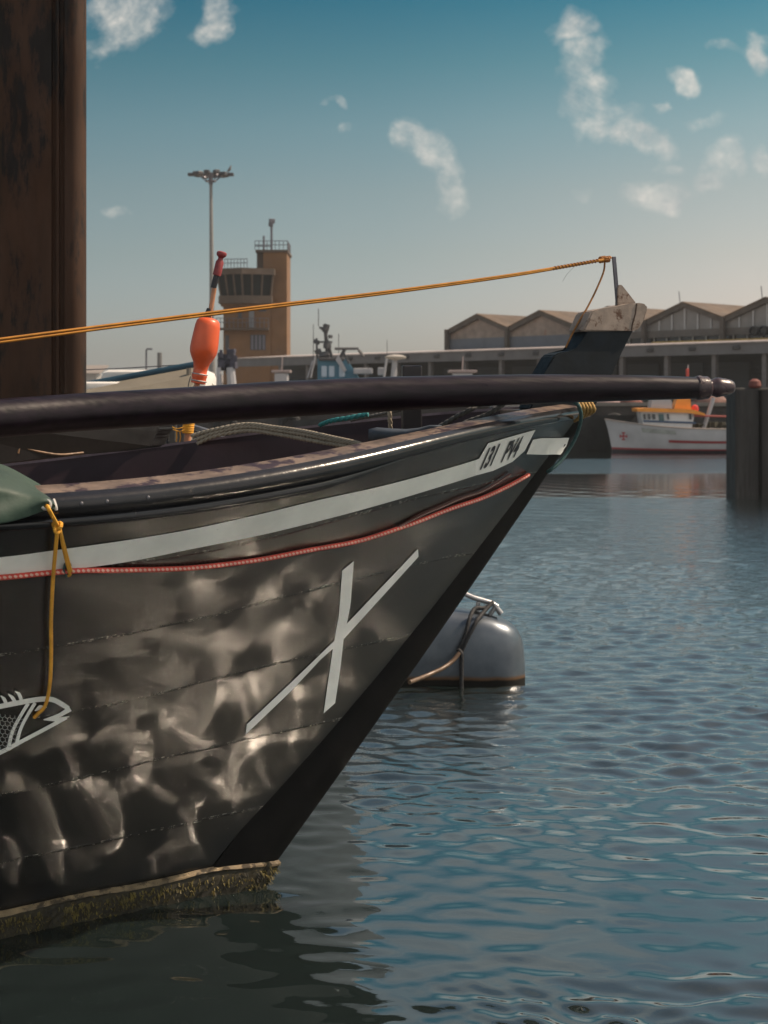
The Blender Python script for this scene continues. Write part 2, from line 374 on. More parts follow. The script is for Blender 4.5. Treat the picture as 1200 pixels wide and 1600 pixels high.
# paints
def hull_paint():
    m = bpy.data.materials.new('black_hull_paint'); m.use_nodes = True; t = NT(m.node_tree); p = t.n['Principled BSDF']
    uv = t.new('ShaderNodeUVMap', uv_map='UVMap').outputs[0]
    s2 = t.new('ShaderNodeSeparateXYZ'); t.put(s2.inputs[0], uv)
    g = t.new('ShaderNodeTexCoord').outputs['Object']
    wob = t.m('MULTIPLY', t.m('SUBTRACT', t.noise(g, 2.2, 2), 0.5), 0.012)
    v = t.m('MULTIPLY', t.m('ADD', s2.outputs[1], wob), 5.7)
    dist = t.m('ABSOLUTE', t.m('SUBTRACT', t.m('FRACT', t.m('ADD', v, 0.5)), 0.5))      # distance to the nearest plank seam
    brk = t.ramp(t.noise(g, 7.0, 4, 0.7), [(0.36, 0.15), (0.6, 1.0)])
    seam = t.m('MULTIPLY', t.ramp(dist, [(0.0, 1.0), (0.006, 0.9), (0.014, 0.0)]), brk)
    lip = t.m('MULTIPLY', t.ramp(dist, [(0.003, 0.0), (0.010, 1.0), (0.020, 0.0)]), t.ramp(t.noise(g, 38, 3, 0.8), [(0.53, 0.0), (0.62, 1.0)]))
    base = t.mix(t.ramp(t.noise(g, 3.0, 6, 0.65), [(0.35, 0.0), (0.75, 1.0)]), (0.0030, 0.0031, 0.0029), (0.0065, 0.0067, 0.0062))
    scr = t.new('ShaderNodeMapping'); t.put(scr.inputs[0], g); scr.inputs['Rotation'].default_value = (0, R(40), 0); scr.inputs['Scale'].default_value = (3, 3, 60)
    scratch = t.ramp(t.noise(scr.outputs[0], 1.6, 5, 0.75), [(0.70, 0.0), (0.80, 0.5)])
    base = t.mix(scratch, base, (0.035, 0.035, 0.034))
    base = t.mix(t.m('MULTIPLY', seam, 0.85), base, (0.003, 0.003, 0.003)); base = t.mix(t.m('MULTIPLY', lip, 0.85), base, (0.42, 0.39, 0.33))
    speck = t.ramp(t.noise(g, 95, 2, 0.5), [(0.795, 0.0), (0.81, 1.0)])
    base = t.mix(t.m('MULTIPLY', speck, 0.7), base, (0.30, 0.29, 0.26))
    t.put(p.inputs['Base Color'], base)
    t.put(p.inputs['Roughness'], t.ramp(t.noise(g, 5.0, 5, 0.65), [(0.3, 0.14), (0.7, 0.19)]))
    p.inputs['Specular IOR Level'].default_value = 0.8
    # brush marks, faint plank unevenness, seam grooves
    st = t.new('ShaderNodeMapping'); t.put(st.inputs[0], uv); st.inputs['Scale'].default_value = (1.0, 9.0, 1)
    un = t.noise(st.outputs[0], 3.0, 2, 0.5)
    h = t.m('ADD', t.m('MULTIPLY', un, 0.25), t.m('MULTIPLY', seam, -0.22)); h = t.m('ADD', h, t.m('MULTIPLY', t.noise(g, 210, 3, 0.7), 0.09))
    b = t.new('ShaderNodeBump'); t.put(b.inputs['Height'], h); b.inputs['Distance'].default_value = 0.012; b.inputs['Strength'].default_value = 0.8
    t.put(p.inputs['Normal'], b.outputs[0])
    return m
M_HULL = hull_paint()
hull_me = {}
for side, nm in ((1, 'hull_side'), (-1, 'hull_side')):
    mb = MB(); rows = [[hull_pt(u, t, side) for u in us] for t in ts]
    vs = mb.grid(rows); uvl = mb.bm.loops.layers.uv.new('UVMap')
    par = {}
    for i, t in enumerate(ts):
        for j, u in enumerate(us): par[vs[i][j]] = (u, t)
    for f_ in mb.bm.faces:
        for lp in f_.loops: lp[uvl].uv = par[lp.vert]
    bmesh.ops.triangulate(mb.bm, faces=mb.bm.faces); mb.bm.normal_update()
    if side > 0: _bv = [v.co.copy() for v in mb.bm.verts]; mb.bm.verts.index_update(); _bf = [[v.index for v in f_.verts] for f_ in mb.bm.faces]
    o = mb.build(nm, M_HULL, boat, smooth=True, ang=60)
CAMP = Vector((0, 0, H))
def stem_rows():
    rows = []
    for z in [-0.45 + i * (ZST + 0.50) / 40 for i in range(41)]:
        sf = s_stem(z); e = 0.040
        rows.append([B(sf + 0.34, e + .02, z - .00), B(sf + RAB, 0.052, z), B(sf + 0.02, e, z), B(sf, 0.026, z), B(sf, -0.026, z), B(sf + 0.02, -e, z), B(sf + RAB, -0.052, z), B(sf + 0.34, -e - .02, z)])
    return rows
SR = stem_rows(); _n = len(_bv)
for r_ in SR: _bv += r_[:4]
for i in range(len(SR) - 1):
    for k in range(3):
        q = [_n + i * 4 + k, _n + i * 4 + k + 1, _n + (i + 1) * 4 + k + 1, _n + (i + 1) * 4 + k]; _bf.append(q)
bvh = BVHTree.FromPolygons(_bv, _bf)
def ray(px, py):
    d = (P(px, py, 1.0) - CAMP).normalized()
    loc, nor, i, dd = bvh.ray_cast(CAMP, d)
    if loc is None: return None, None
    if nor.dot(d) > 0: nor = -nor
    return loc, nor
def on(px, py, off=0.003):
    l, n = ray(px, py)
    if l is None:
        for dx in (2, 4, 7, 11, 16):
            l, n = ray(px - dx, py)
            if l is not None: break
    if l is None: return P(px, py, 7.0)
    return l + n * off

M_WOODB = mat('black_gloss_timber', (0.009, 0.009, 0.011), 0.17, var=0.5, vscale=9, spot=((0.09, 0.075, 0.06), 0.66, 14), bump=0.25, bscale=30)
M_STEM = mat('black_stem_paint', (0.004, 0.004, 0.004), 0.5, spec=.12, var=0.35, vscale=7, spot=((0.05, 0.05, 0.05), 0.74, 30), bump=0.2, bscale=24)
M_CAP = mat('worn_cap_timber', (0.135, 0.098, 0.075), 0.42, var=0.5, vscale=7, spot=((0.028, 0.015, 0.020), 0.50, 9), bump=0.5, bscale=18, stretch=(1, 1, 3))
M_IN = mat('dark_maroon_paint', (0.014, 0.0055, 0.0095), 0.5, spec=.3, var=0.3, vscale=5, spot=((0.05, 0.04, 0.045), 0.74, 20), bump=0.2, bscale=15)
M_PIN = mat('greyed_purple_cap', (0.14, 0.11, 0.13), 0.4, var=0.35, vscale=12, bump=0.2)
M_WHITE = mat('weathered_white_paint', (0.74, 0.75, 0.70), 0.5, var=0.12, vscale=4, spot=((0.18, 0.17, 0.14), 0.67, 26), bump=0.15, bscale=40)
M_WHITE2 = mat('white_tape', (0.84, 0.83, 0.78), 0.42, var=0.09, vscale=7, spot=((0.22, 0.20, 0.16), 0.655, 34))
M_BLK = mat('black_letter_paint', (0.014, 0.013, 0.018), 0.5, var=0.3)

# stem post: a timber swept up the raked bow
mb = MB(); mb.grid(SR, closed=True)
mb.build('stem_post', M_STEM, boat, smooth=True, ang=35)

# rail caps, with the doubling strake below
def rail(side, M1, M2):
    zc = zcapS if side > 0 else zcapP
    ss = [-0.02 + i * 0.08 for i in range(100)]
    top = [(-0.0, -0.03), (0.0, 0.0), (0.05, -0.010), (0.098, -0.026)]
    rnd = [(0.098, -0.026), (0.101, -0.029), (0.122, -0.038), (0.138, -0.056), (0.143, -0.078), (0.134, -0.100), (0.118, -0.113), (0.104, -0.116)]
    low = [(0.100, -0.112), (0.118, -0.122), (0.124, -0.138), (0.117, -0.154), (0.098, -0.160)]
    for nm, prof, M, sm in (('rail_cap', top, M1, False), ('rail_moulding', rnd, M2, True), ('rubbing_strake', low, M2, True)):
        mb = MB(); rows = []
        for s in ss:
            fade = 1.0 if s > 0.25 else 0.55 + 0.45 * max(0, s + 0.02) / 0.27
            if nm == 'rubbing_strake':
                if s < 1.25: continue
                e_ = min(1, (s - 1.25) / .5); prof_ = [(0.098 + (a - 0.098) * e_, -0.112 + (b + 0.112) * (.3 + .7 * e_)) for a, b in prof]
            else: prof_ = prof
            rows.append([B(s, side * (bcap(s) + a * fade), zc(s) + b * vsq(s)) for a, b in prof_])
        mb.grid(rows)
        if len(rows[0]) > 2:
            for rr in (rows[0], rows[-1]): mb.bm.faces.new([mb.bm.verts.new(p) for p in rr])
        mb.build(nm, M, boat, smooth=sm, ang=50)
    # bulwark inside and its top-edge thickness
    mb = MB(); rows = []
    for s in ss:
        s3 = max(s, s_stem(zc(s) - .4) + .22)
        rows.append([B(s, side * max(bcap(s) + 0.002, .01), zc(s) - 0.005), B(max(s, .03), side * max(bcap(s) - 0.004, .008), zc(s) - 0.03), B(s3, side * max(hull_b(s3, zc(s) - .4) - .05, .005), zc(s) - 0.40)])
    mb.grid(rows); mb.build('bulwark', M_IN, boat, smooth=False)
rail(1, M_CAP, M_WOODB); rail(-1, M_PIN, M_WOODB)
# deck
mb = MB(); rows = []
for i in range(70):
    s = 0.45 + i * 0.105; z = min(zcapS(s), zcapP(s)) - 0.36; w_ = max(.01, hull_b(s, z) - .04)
    rows.append([B(s, w_ * a, z + 0.04 * (1 - a * a)) for a in (-1, -.66, -.33, 0, .33, .66, 1)])
mb.grid(rows); mb.build('deck', mat('dark_deck', (0.06, 0.045, 0.04), 0.6, var=0.4, vscale=8, bump=0.3), boat)
# transom far aft
mb = MB(); e = us[-1]; mb.bm.faces.new([mb.bm.verts.new(p) for p in [hull_pt(e, t, 1) for t in (0, .25, .5, .75, 1)] + [hull_pt(e, t, -1) for t in (1, .75, .5, .25, 0)]])
mb.build('transom', M_STEM, boat)
# breasthook and small knees where the caps meet
mb = MB(); zz = ZST - 0.012
mb.prism([B(-0.06, 0.05, zz), B(-0.06, -0.05, zz), B(0.34, -bcap(.34) - .01, zcapP(.34) - .012), B(0.34, bcap(.34) + .01, zcapS(.34) - .012)], (0, 0, -0.06))
mb.build('breasthook', M_CAP, boat)

# stemhead timber above the rail, with rusty steel cap, fin and bar
def stem_plane(px, py, off):
    """point of the plane at offset `off` from the centreline, on the line of sight"""
    k = (px - CX) / F; ox, oy = S1.x + off * nX, S1.y + off * nY
    q = (k * oy - ox) / (dX - k * dY); Y = oy + q * dY
    return Vector((ox + q * dX, Y, H - (py - H0) * Y / F))
TH = 0.15
def slab(poly, th, name, M, bev=0.006, par=boat, off0=None, smooth=False):
    off = th / 2 if off0 is None else off0
    mb = MB(); pts = [stem_plane(x, y, off) for x, y in poly]
    mb.prism(pts, Vector((-nX, -nY, 0)) * th)
    if bev: bmesh.ops.bevel(mb.bm, geom=list(mb.bm.edges), offset=bev, segments=2, affect='EDGES')
    return mb.build(name, M, par, smooth=smooth)
M_STEMH = mat('blue_black_paint', (0.006, 0.010, 0.014), 0.6, var=0.4, vscale=9, spot=((0.03, 0.035, 0.04), 0.72, 22), bump=0.2, spec=.25)
head = slab([(828, 640), (849, 586), (866, 555), (874, 551), (901, 547), (910, 531), (919, 513), (992, 512), (956, 584), (931, 634), (915, 654), (880, 660)], TH, 'stemhead', M_STEMH, 0.008)
M_RUST = mat('rusty_steel', (0.25, 0.20, 0.165), 0.75, var=0.3, vscale=12, spot=((0.075, 0.032, 0.016), 0.545, 11), bump=0.6, bscale=45)
capo = slab([(911, 517.5), (925, 486.5), (938, 482.5), (962, 479), (985, 474), (1002, 473), (1011, 476), (1013, 482), (1007, 500), (1000, 513), (995, 516.5), (990, 517)], TH + 0.03, 'stemhead_cap', M_RUST, 0.008)
slab([(965, 478), (965.5, 449), (968, 445), (972, 445), (994, 473)], 0.03, 'cap_fin', M_RUST, 0.003, par=boat)
M_STEEL = mat('dull_steel_bar', (0.11, 0.11, 0.13), 0.45, metal=0.6, var=0.3, spot=((0.10, 0.05, 0.03), 0.66, 30))
slab([(964, 480), (957.5, 401), (962.5, 401), (969, 479)], 0.012, 'steel_bar', M_STEEL, 0, par=boat)
# seam weld on the cap
mb = MB(); mb.tube([stem_plane(x, y, TH / 2 + 0.016) for x, y in ((995, 474), (993, 490), (988, 508), (987, 516))], 0.004, 5); mb.build('weld', mat('dark_rust', (0.05, 0.03, 0.02), 0.8), capo)

# bitt post through the deck forward
c = P(643, 600, 7.55)
mb = MB(); q = P(643, 571, 7.55).z
mb.box((c.x, c.y, (1.85 + q) / 2), (0.10, 0.07, q - 1.85), ang - R(12), 0.008)
mb.build('bitt_post', mat('black_bitt', (0.012, 0.009, 0.011), 0.4, var=0.3), boat)

# white sheer stripe and registration panel, painted on the planking
def decal_grid(A, Bp, n, m, off, name, M, par=boat):
    """strip between two pixel polylines A (upper) and Bp (lower)"""
    def samp(L, t):
        xs = np.linspace(0, 1, len(L)); return (float(np.interp(t, xs, [p[0] for p in L])), float(np.interp(t, xs, [p[1] for p in L])))
    mb = MB(); rows = []
    for i in range(n + 1):
        a = samp(A, i / n); b = samp(Bp, i / n)
        rows.append([on(a[0] + (b[0] - a[0]) * j / m, a[1] + (b[1] - a[1]) * j / m, off) for j in range(m + 1)])
    mb.grid(rows); return mb.build(name, M, par, smooth=True)
def curve_px(L, n=60):
    pts = smoothpath([Vector((x, y, 0)) for x, y in L], n); xs = [p.x for p in pts]; ys = [p.y for p in pts]; return xs, ys
def strip_from(upper, lower, x0, x1, n, name, M, off=0.003):
    ux, uy = curve_px(upper); lx, ly = curve_px(lower); X = np.linspace(x0, x1, n + 1)
    A = [(x, float(np.interp(x, ux, uy))) for x in X]; Bq = [(x, float(np.interp(x, lx, ly))) for x in X]
    return decal_grid(A, Bq, n, 6, off, name, M)
ST_UP = [(-260, 878), (-100, 876), (0, 870), (100, 857), (200, 843), (300, 826), (400, 804), (500, 780), (600, 758), (700, 731), (747, 717)]
ST_LO = [(-260, 905), (-100, 904), (0, 898), (100, 890), (200, 877), (300, 857), (400, 837), (500, 813), (600, 786), (700, 756), (747, 741)]
strip_from(ST_UP, ST_LO, -250, 742, 90, 'sheer_stripe', M_WHITE)
decal_grid([(742, 718.5), (748, 716), (762, 692), (800, 681), (836, 671)], [(742, 742.5), (748, 741), (770, 735), (800, 721), (819, 704)], 24, 6, 0.0032, 'registration_panel', M_WHITE2)
decal_grid([(832, 686.5), (846, 684), (889, 684)], [(822, 709), (846, 710), (879, 710)], 12, 6, 0.0033, 'bow_stripe_end', M_WHITE2)
decal_grid([(825, 695), (828, 694)], [(823, 701), (826, 700)], 3, 3, 0.0045, 'panel_joint', M_BLK)

# registration letters
def letters(txt, o0, ax, ay, size, name, M, off=0.0065, bold=0.0):
    """o0 = px of the baseline start, ax / ay = px vectors of one unit right / up"""
    fc = bpy.data.curves.new('t', 'FONT'); fc.body = txt; fc.resolution_u = 3; fc.offset = bold
    fo = bpy.data.objects.new('t', fc); col.objects.link(fo)
    dg = bpy.context.evaluated_depsgraph_get(); me = bpy.data.meshes.new_from_object(fo.evaluated_get(dg))
    bpy.data.objects.remove(fo)
    bm = bmesh.new(); bm.from_mesh(me); bmesh.ops.triangulate(bm, faces=bm.faces)
    for v in bm.verts:
        x, y = v.co.x, v.co.y
        v.co = on(o0[0] + ax[0] * x + ay[0] * y, o0[1] + ax[1] * x + ay[1] * y, off)
    mb = MB(); mb.bm.free(); mb.bm = bm
    return mb.build(name, M, boat)
letters('131', (746, 733), (15.5, -6.2), (20, -46), 1, 'registration_number', M_BLK, bold=0.035)
letters('PV4', (781, 720.5), (14.2, -5.6), (19, -44), 1, 'registration_letters', M_BLK, bold=0.035)

# cross mark of two crossed bars
def ribbon(path, widths, name, M, off=0.0035, par=boat, n=24, m=3):
    xs = np.linspace(0, 1, len(path)); mb = MB(); rows = []
    pts = [(float(np.interp(t, xs, [p[0] for p in path])), float(np.interp(t, xs, [p[1] for p in path])), float(np.interp(t, np.linspace(0, 1, len(widths)), widths))) for t in np.linspace(0, 1, n + 1)]
    for i, (x, y, wd) in enumerate(pts):
        a = pts[max(i - 1, 0)]; b = pts[min(i + 1, n)]; dx, dy = b[0] - a[0], b[1] - a[1]; L = math.hypot(dx, dy) or 1; nx, ny = -dy / L, dx / L
        rows.append([on(x + nx * wd * (j / m - .5), y + ny * wd * (j / m - .5), off) for j in range(m + 1)])
    mb.grid(rows); return mb, name, M, par
decal_grid([(534, 891), (529, 960), (521, 1003), (514, 1050), (505, 1114)], [(552, 876), (547, 945), (536, 1000), (531, 1045), (523, 1098)], 26, 4, 0.0035, 'cross_bar', M_WHITE2)
decal_grid([(652, 857), (540, 975), (520, 1002), (460, 1060), (385, 1131)], [(653, 869), (536, 998), (500, 1030), (455, 1078), (383, 1147)], 36, 4, 0.0043, 'cross_bar', M_WHITE2)

# painted fish with zigzag mouth and honeycomb scales
def strokes(list_, name, M, off=0.0035, par=boat):
    mb = MB()
    for path, wds in list_:
        r_, _, _, _ = ribbon(path, wds, '', None, off, n=max(6, 5 * len(path)), m=2)
        me = bpy.data.meshes.new('x'); r_.bm.to_mesh(me); r_.bm.free(); mb.bm.from_mesh(me); bpy.data.meshes.remove(me)
        off += 0.0004
    return mb.build(name, M, par, smooth=True)
def z8(pts): return [(x / 9.23, 1060 + y / 9.23) for x, y in pts]
def cm(L, n=24): return [(p.x, p.y) for p in smoothpath([Vector((a, b, 0)) for a, b in L], n)]
fish = strokes([(cm(z8([(-900, 560), (-400, 470), (0, 395), (300, 335), (600, 290), (760, 300), (880, 360), (985, 425)])), [6.5, 7, 7.5, 8, 8, 8, 8, 8, 7]),
                (z8([(1010, 430), (860, 520), (620, 588)]), [8, 6, 1]),
                (z8([(620, 588), (800, 585), (995, 540)]), [1, 6, 1]),
                (z8([(960, 562), (820, 625), (560, 765), (330, 885), (100, 1010), (-200, 1150), (-700, 1280)]), [3, 6, 6, 6, 6.5, 7, 7]),
                (cm(z8([(400, 350), (290, 530), (180, 740), (110, 1010)])), [5.5, 5, 5, 6]),
                (cm(z8([(500, 340), (390, 520), (290, 720), (225, 960)])), [5.5, 5, 5, 6]),
                (cm(z8([(210, 170), (270, 220), (310, 330)])), [1.5, 5.5, 5.5]),
                (cm(z8([(110, 210), (170, 260), (215, 340)])), [1.5, 5.5, 5.5]),
                (cm(z8([(0, 232), (50, 280), (85, 360)])), [1.5, 5.5, 5.5]),
                (cm(z8([(-110, 262), (-60, 310), (-30, 380)])), [1.5, 5.5, 5.5]),
                (z8([(495, 450), (570, 400), (665, 395)]), [1.5, 7.5, 2]),
                ], 'fish_marking', M_WHITE)
hexl = []
for i in range(-9, 5):
    for j in range(0, 12):
        cx_, cy_ = i * 66 + (j % 2) * 33 + 60, 440 + j * 58
        lim = 370 - (cy_ - 380) * 0.46
        if cx_ > lim - 42 or cy_ > 1000 - (cx_ + 150) * 0.38: continue
        pts = [(cx_ + 36 * math.cos(R(60 * k + 30)), cy_ + 38 * math.sin(R(60 * k + 30))) for k in range(4)]
        hexl.append((z8(pts), [0.75, 0.75]))
strokes(hexl, 'scale_pattern', mat('thin_white_line', (0.34, 0.35, 0.34), 0.5), 0.0035, fish)

# waterline: pale scuffed ledge with weed below
def wl_pt(px, off, z):
    pass
M_LEDGE = mat('scuffed_pale_antifouling', (0.15, 0.11, 0.06), 0.7, var=0.6, vscale=12, spot=((0.03, 0.02, 0.008), 0.5, 14), bump=0.6, bscale=30)
mb = MB(); rows = []; Nw = 240
def hull_at_z(u, z, side=1):
    zr = zcapS(u) - 0.118
    return hull_pt(u, z / zr, side)
def out_dir(u, side=1):
    a = hull_at_z(max(u - .05, 0), .05, side); b = hull_at_z(u + .05, .05, side); d_ = (b - a); n_ = Vector((d_.y, -d_.x, 0)).normalized()
    if n_.dot(Vector((nX, nY, 0))) * side < 0: n_ = -n_
    return n_
UU = [-0.125 + i * 0.025 for i in range(5)] + [i * 0.03 for i in range(Nw)]
_hz = hull_at_z
def hull_at_z(u, z, side=1):
    if u >= 0: return _hz(u, z, side)
    return B(s_stem(z) + RAB + u, side * (0.045 - .012 * (u < -.11)), z)
for u in UU:
    n_ = out_dir(u); e = 1 - math.exp(-max(u, 0) * 12); rr = random.random
    n_ = (n_ * (.3 + .7 * e) + Vector((dX, dY, 0)) * .5 * (1 - e)).normalized()
    a = hull_at_z(u, 0.125)
    rows.append([a + n_ * 0.002, hull_at_z(u, 0.105) + n_ * (0.022 + .004 * rr()), hull_at_z(u, 0.075) + n_ * (0.03 + .006 * rr()), hull_at_z(u, 0.03) + n_ * (0.032 + .012 * rr()), hull_at_z(u, -0.05) + n_ * (0.03 + .02 * rr()), hull_at_z(u, -0.16) + n_ * 0.01])
mb.grid(rows)
m_w = mat('waterline_growth', (0.016, 0.013, 0.005), 0.8, var=0.6, vscale=18, spot=((0.13, 0.085, 0.012), 0.60, 30), bump=0.9, bscale=60)
led = mb.build('waterline_growth', m_w, boat)
# lip line
mb = MB(); rows = []
for u in UU:
    n_ = out_dir(u); e = 1 - math.exp(-max(u, 0) * 12); n_ = (n_ * (.3 + .7 * e) + Vector((dX, dY, 0)) * .5 * (1 - e)).normalized(); j = 0.004 * math.sin(u * 9) + .002 * random.random()
    rows.append([hull_at_z(u, 0.128 + j) + n_ * 0.004, hull_at_z(u, 0.116 + j) + n_ * 0.026, hull_at_z(u, 0.108 + j * 2) + n_ * 0.030])
mb.grid(rows); mb.build('boot_top', M_LEDGE, boat)
# weed tufts
mb = MB()
for k in range(3600):
    u = -0.12 + random.random() ** 0.9 * 4.3; z = random.uniform(-0.01, 0.095) ; n_ = out_dir(u)
    e = 1 - math.exp(-max(u, 0) * 12); n_ = (n_ * (.3 + .7 * e) + Vector((dX, dY, 0)) * .5 * (1 - e)).normalized()
    p0 = hull_at_z(u, z) + n_ * 0.03; L = random.uniform(.008, .026); sw = Vector((random.uniform(-.008, .008), random.uniform(-.008, .008), -L)); tn = Vector((dX, dY, 0)) * random.uniform(.002, .005)
    mb.quad(p0 - tn, p0 + tn, p0 + sw + n_ * random.uniform(.0, .012) + tn * .5, p0 + sw + n_ * random.uniform(0, .012) - tn * .5)
for k in range(420):                                  # bright tuft at the stem
    z = random.uniform(-0.02, 0.11); p0 = B(s_stem(z) - 0.01 + random.uniform(0, .05), random.uniform(.0, .06), z); L = random.uniform(.01, .03)
    q = Vector((random.gauss(0, .012), random.gauss(0, .012), -L)) + Vector((dX, dY, 0)) * .008; tn = Vector((random.uniform(-.004, .004), .003, .002))
    mb.quad(p0 - tn, p0 + tn, p0 + q + tn * .4, p0 + q - tn * .4)
wd = mb.build('weed', mat('yellow_green_weed', (0.075, 0.058, 0.008), 0.7, var=0.8, vscale=22, spot=((.008, .007, .003), .5, 9)), led); wd['kind'] = 'stuff'

# fittings on the rail: bolt heads, chafe strips
mb = MB()
for px, py in ((167, 782), (232, 777), (128, 783)):
    k = (px - CX) / F; s_ = 2.3; best = None
    for i in range(400):
        s_ = 1.2 + i * .005; p_ = B(s_, bcap(s_) + .142, zcapS(s_) - .07); x_ = CX + F * p_.x / p_.y
        if best is None or abs(x_ - px) < best[0]: best = (abs(x_ - px), p_)
    mb = MB(); mb.lathe([(0.007, -0.004), (0.007, 0.003), (0.004, 0.0045)], best[1], Vector((nX, nY, 0.2)).normalized(), 10)
    mb.build('bolt_head', mat('bolt_metal', (0.10, 0.10, 0.11), 0.35, metal=0.7), boat)

# ------------------------------------------------------------------ long spar lying over the bow (bowsprit)
M_SPAR = mat('dark_purple_spar_paint', (0.0085, 0.0045, 0.0080), 0.36, spec=.28, var=0.75, vscale=3, spot=((0.05, 0.04, 0.045), 0.68, 7), bump=0.07, bscale=6, stretch=(.5, 9, 9))
sp = [(-160, 666, 66, 5.95), (0, 653.5, 61, 6.2), (133, 643.5, 59, 6.42), (280, 634.5, 58, 6.62), (440, 624, 57, 6.84), (600, 616, 54.5, 7.0), (780, 609.5, 48, 7.12), (900, 607, 44, 7.2), (1000, 606, 39, 7.26), (1060, 606, 35.5, 7.3), (1090, 606, 33.5, 7.32)]
pts = [P(x, y, Y) for x, y, w_, Y in sp]; rad = [w_ * Y / F / 2 for x, y, w_, Y in sp]
pp_ = smoothpath(pts, 80); rr_ = np.interp(np.linspace(0, 1, len(pp_)), np.linspace(0, 1, len(rad)), rad).tolist()
spar = thing('bowsprit', 'long dark purple round spar lying level across the bow, with stepped tapered tip', 'spar', pts[7])
mb = MB(); mb.tube(pp_, rr_, 32); mb.build('spar_shaft', M_SPAR, spar, smooth=True, ang=60)
ax_ = (P(1150, 604.5, 7.36) - P(1090, 606, 7.32)); L_ = ax_.length; ax_n = ax_.normalized(); r_ = 33.5 * 7.32 / F / 2
M_TIP = mat('worn_spar_tip', (0.035, 0.022, 0.026), 0.3, var=0.5, vscale=14, spot=((0.22, 0.15, 0.11), 0.60, 26), bump=0.6, bscale=35)
mb = MB(); mb.lathe([(r_ * .9, -.02), (r_ * 1.12, -.004), (r_ * 1.14, .014), (r_ * 1.07, .032), (r_ * 1.05, .052), (r_ * .8, .066)], P(1090, 606, 7.32), ax_n, 32); mb.build('tip_collar', M_TIP, spar, smooth=True, ang=30)
mb = MB(); mb.lathe([(r_ * .72, .05), (r_ * .75, .072), (r_ * .84, .088), (r_ * .93, .098), (r_ * .91, .115), (r_ * .80, .150), (r_ * .66, .178), (r_ * .5, .190), (r_ * .2, .195)], P(1090, 606, 7.32), ax_n, 32); mb.build('spar_tip', M_TIP, spar, smooth=True, ang=40)

# second timber lying on the port rail
tm = thing('dark_timber', 'black timber beam with a flared end lying under the long spar on the far rail', 'timber', P(120, 690, 7.3))
mb = MB()
def tp(x, y): return P(x, y, 7.55 - (240 - x) / 240 * 0.75)
mb.prism([tp(-200, 725), tp(-200, 640), tp(100, 640), tp(246, 655), tp(249, 668), tp(246, 675), tp(239, 683), tp(235, 699), tp(180, 706), tp(80, 714), tp(0, 724)], Vector((.05, .16, 0)))
bmesh.ops.bevel(mb.bm, geom=list(mb.bm.edges), offset=0.008, segments=2, affect='EDGES')
mb.build('beam', mat('black_worn_beam', (0.005, 0.004, 0.005), 0.5, var=0.3, spot=((0.10, 0.06, 0.04), 0.78, 30), bump=0.15), tm)
mb = MB(); mb.tube(smoothpath([tp(34, 708), tp(36, 700), tp(44, 700), tp(70, 706), tp(100, 710), tp(135, 707)], 20), 0.006, 6)
for o_ in mb.bm.verts: o_.co += Vector((-.01, -.03, 0))
mb.build('worn_edge', mat('bare_wood_edge', (0.16, 0.09, 0.045), 0.6, var=0.5, vscale=30), tm)

# ------------------------------------------------------------------ ropes
def rope_mat(name, c1, c2, scale=60, rough=0.75, ang_=(0, 0, 0)):
    if name in MATS: return MATS[name]
    m = bpy.data.materials.new(name); m.use_nodes = True; t = NT(m.node_tree); p = t.n['Principled BSDF']
    uv = t.new('ShaderNodeUVMap', uv_map='UVMap').outputs[0]; s2 = t.new('ShaderNodeSeparateXYZ'); t.put(s2.inputs[0], uv)
    a = t.m('SINE', t.m('ADD', t.m('MULTIPLY', s2.outputs[0], scale * 2 * math.pi), t.m('MULTIPLY', s2.outputs[1], 2 * math.pi)))
    b = t.m('SINE', t.m('SUBTRACT', t.m('MULTIPLY', s2.outputs[0], scale * 2 * math.pi), t.m('MULTIPLY', s2.outputs[1], 4 * math.pi)))
    k = t.m('MULTIPLY', a, b); kk_ = t.ramp(t.m('ADD', t.m('MULTIPLY', k, .5), .5), [(0.55, 0.0), (0.72, 1.0)])
    g = t.new('ShaderNodeTexCoord').outputs['Object']; nz = t.ramp(t.noise(g, 14, 4), [(.3, 0.75), (.7, 1.15)])
    t.put(p.inputs['Base Color'], t.mix(1.0, t.mix(kk_, c1, c2), nz, 'MULTIPLY')); p.inputs['Roughness'].default_value = rough
    bp = t.new('ShaderNodeBump'); t.put(bp.inputs['Height'], t.m('ADD', k, t.noise(g, 500, 2))); bp.inputs['Distance'].default_value = .002; bp.inputs['Strength'].default_value = .6
    t.put(p.inputs['Normal'], bp.outputs[0]); MATS[name] = m; return m
def rope(paths, rad, name, M, label=None, cat='rope', parent=None, group=None, lobes=0, twist=0, n=120, seg=8, lobe=.12):
    """braided or laid rope(s) with lengthwise UVs"""
    bm = bmesh.new(); uvl = bm.loops.layers.uv.new('UVMap')
    for path in paths:
        pts = smoothpath(path, n); mb = MB(); mb.tube(pts, rad, seg, True, twist, lobes, lobe)
        L = [0]
        for i in range(1, len(pts)): L.append(L[-1] + (pts[i] - pts[i - 1]).length)
        mb.bm.verts.index_update(); me = bpy.data.meshes.new('x'); mb.bm.to_mesh(me); mb.bm.free()
        nv = len(bm.verts); bm.from_mesh(me); bpy.data.meshes.remove(me); bm.verts.ensure_lookup_table(); bm.verts.index_update()
        for f_ in bm.faces:
            if f_.verts[0].index < nv: continue
            for lp in f_.loops:
                i = lp.vert.index - nv; ri, k = i // seg, i % seg
                v_ = k / seg
                ks = [(q.index - nv) % seg for q in f_.verts]
                if k == 0 and max(ks) == seg - 1: v_ = 1.0
                lp[uvl].uv = (L[ri], v_)
    mb = MB(); mb.bm.free(); mb.bm = bm
    o = mb.build(name, M, parent, smooth=True, ang=80)
    if label: tag(o, label, cat, group)
    return o
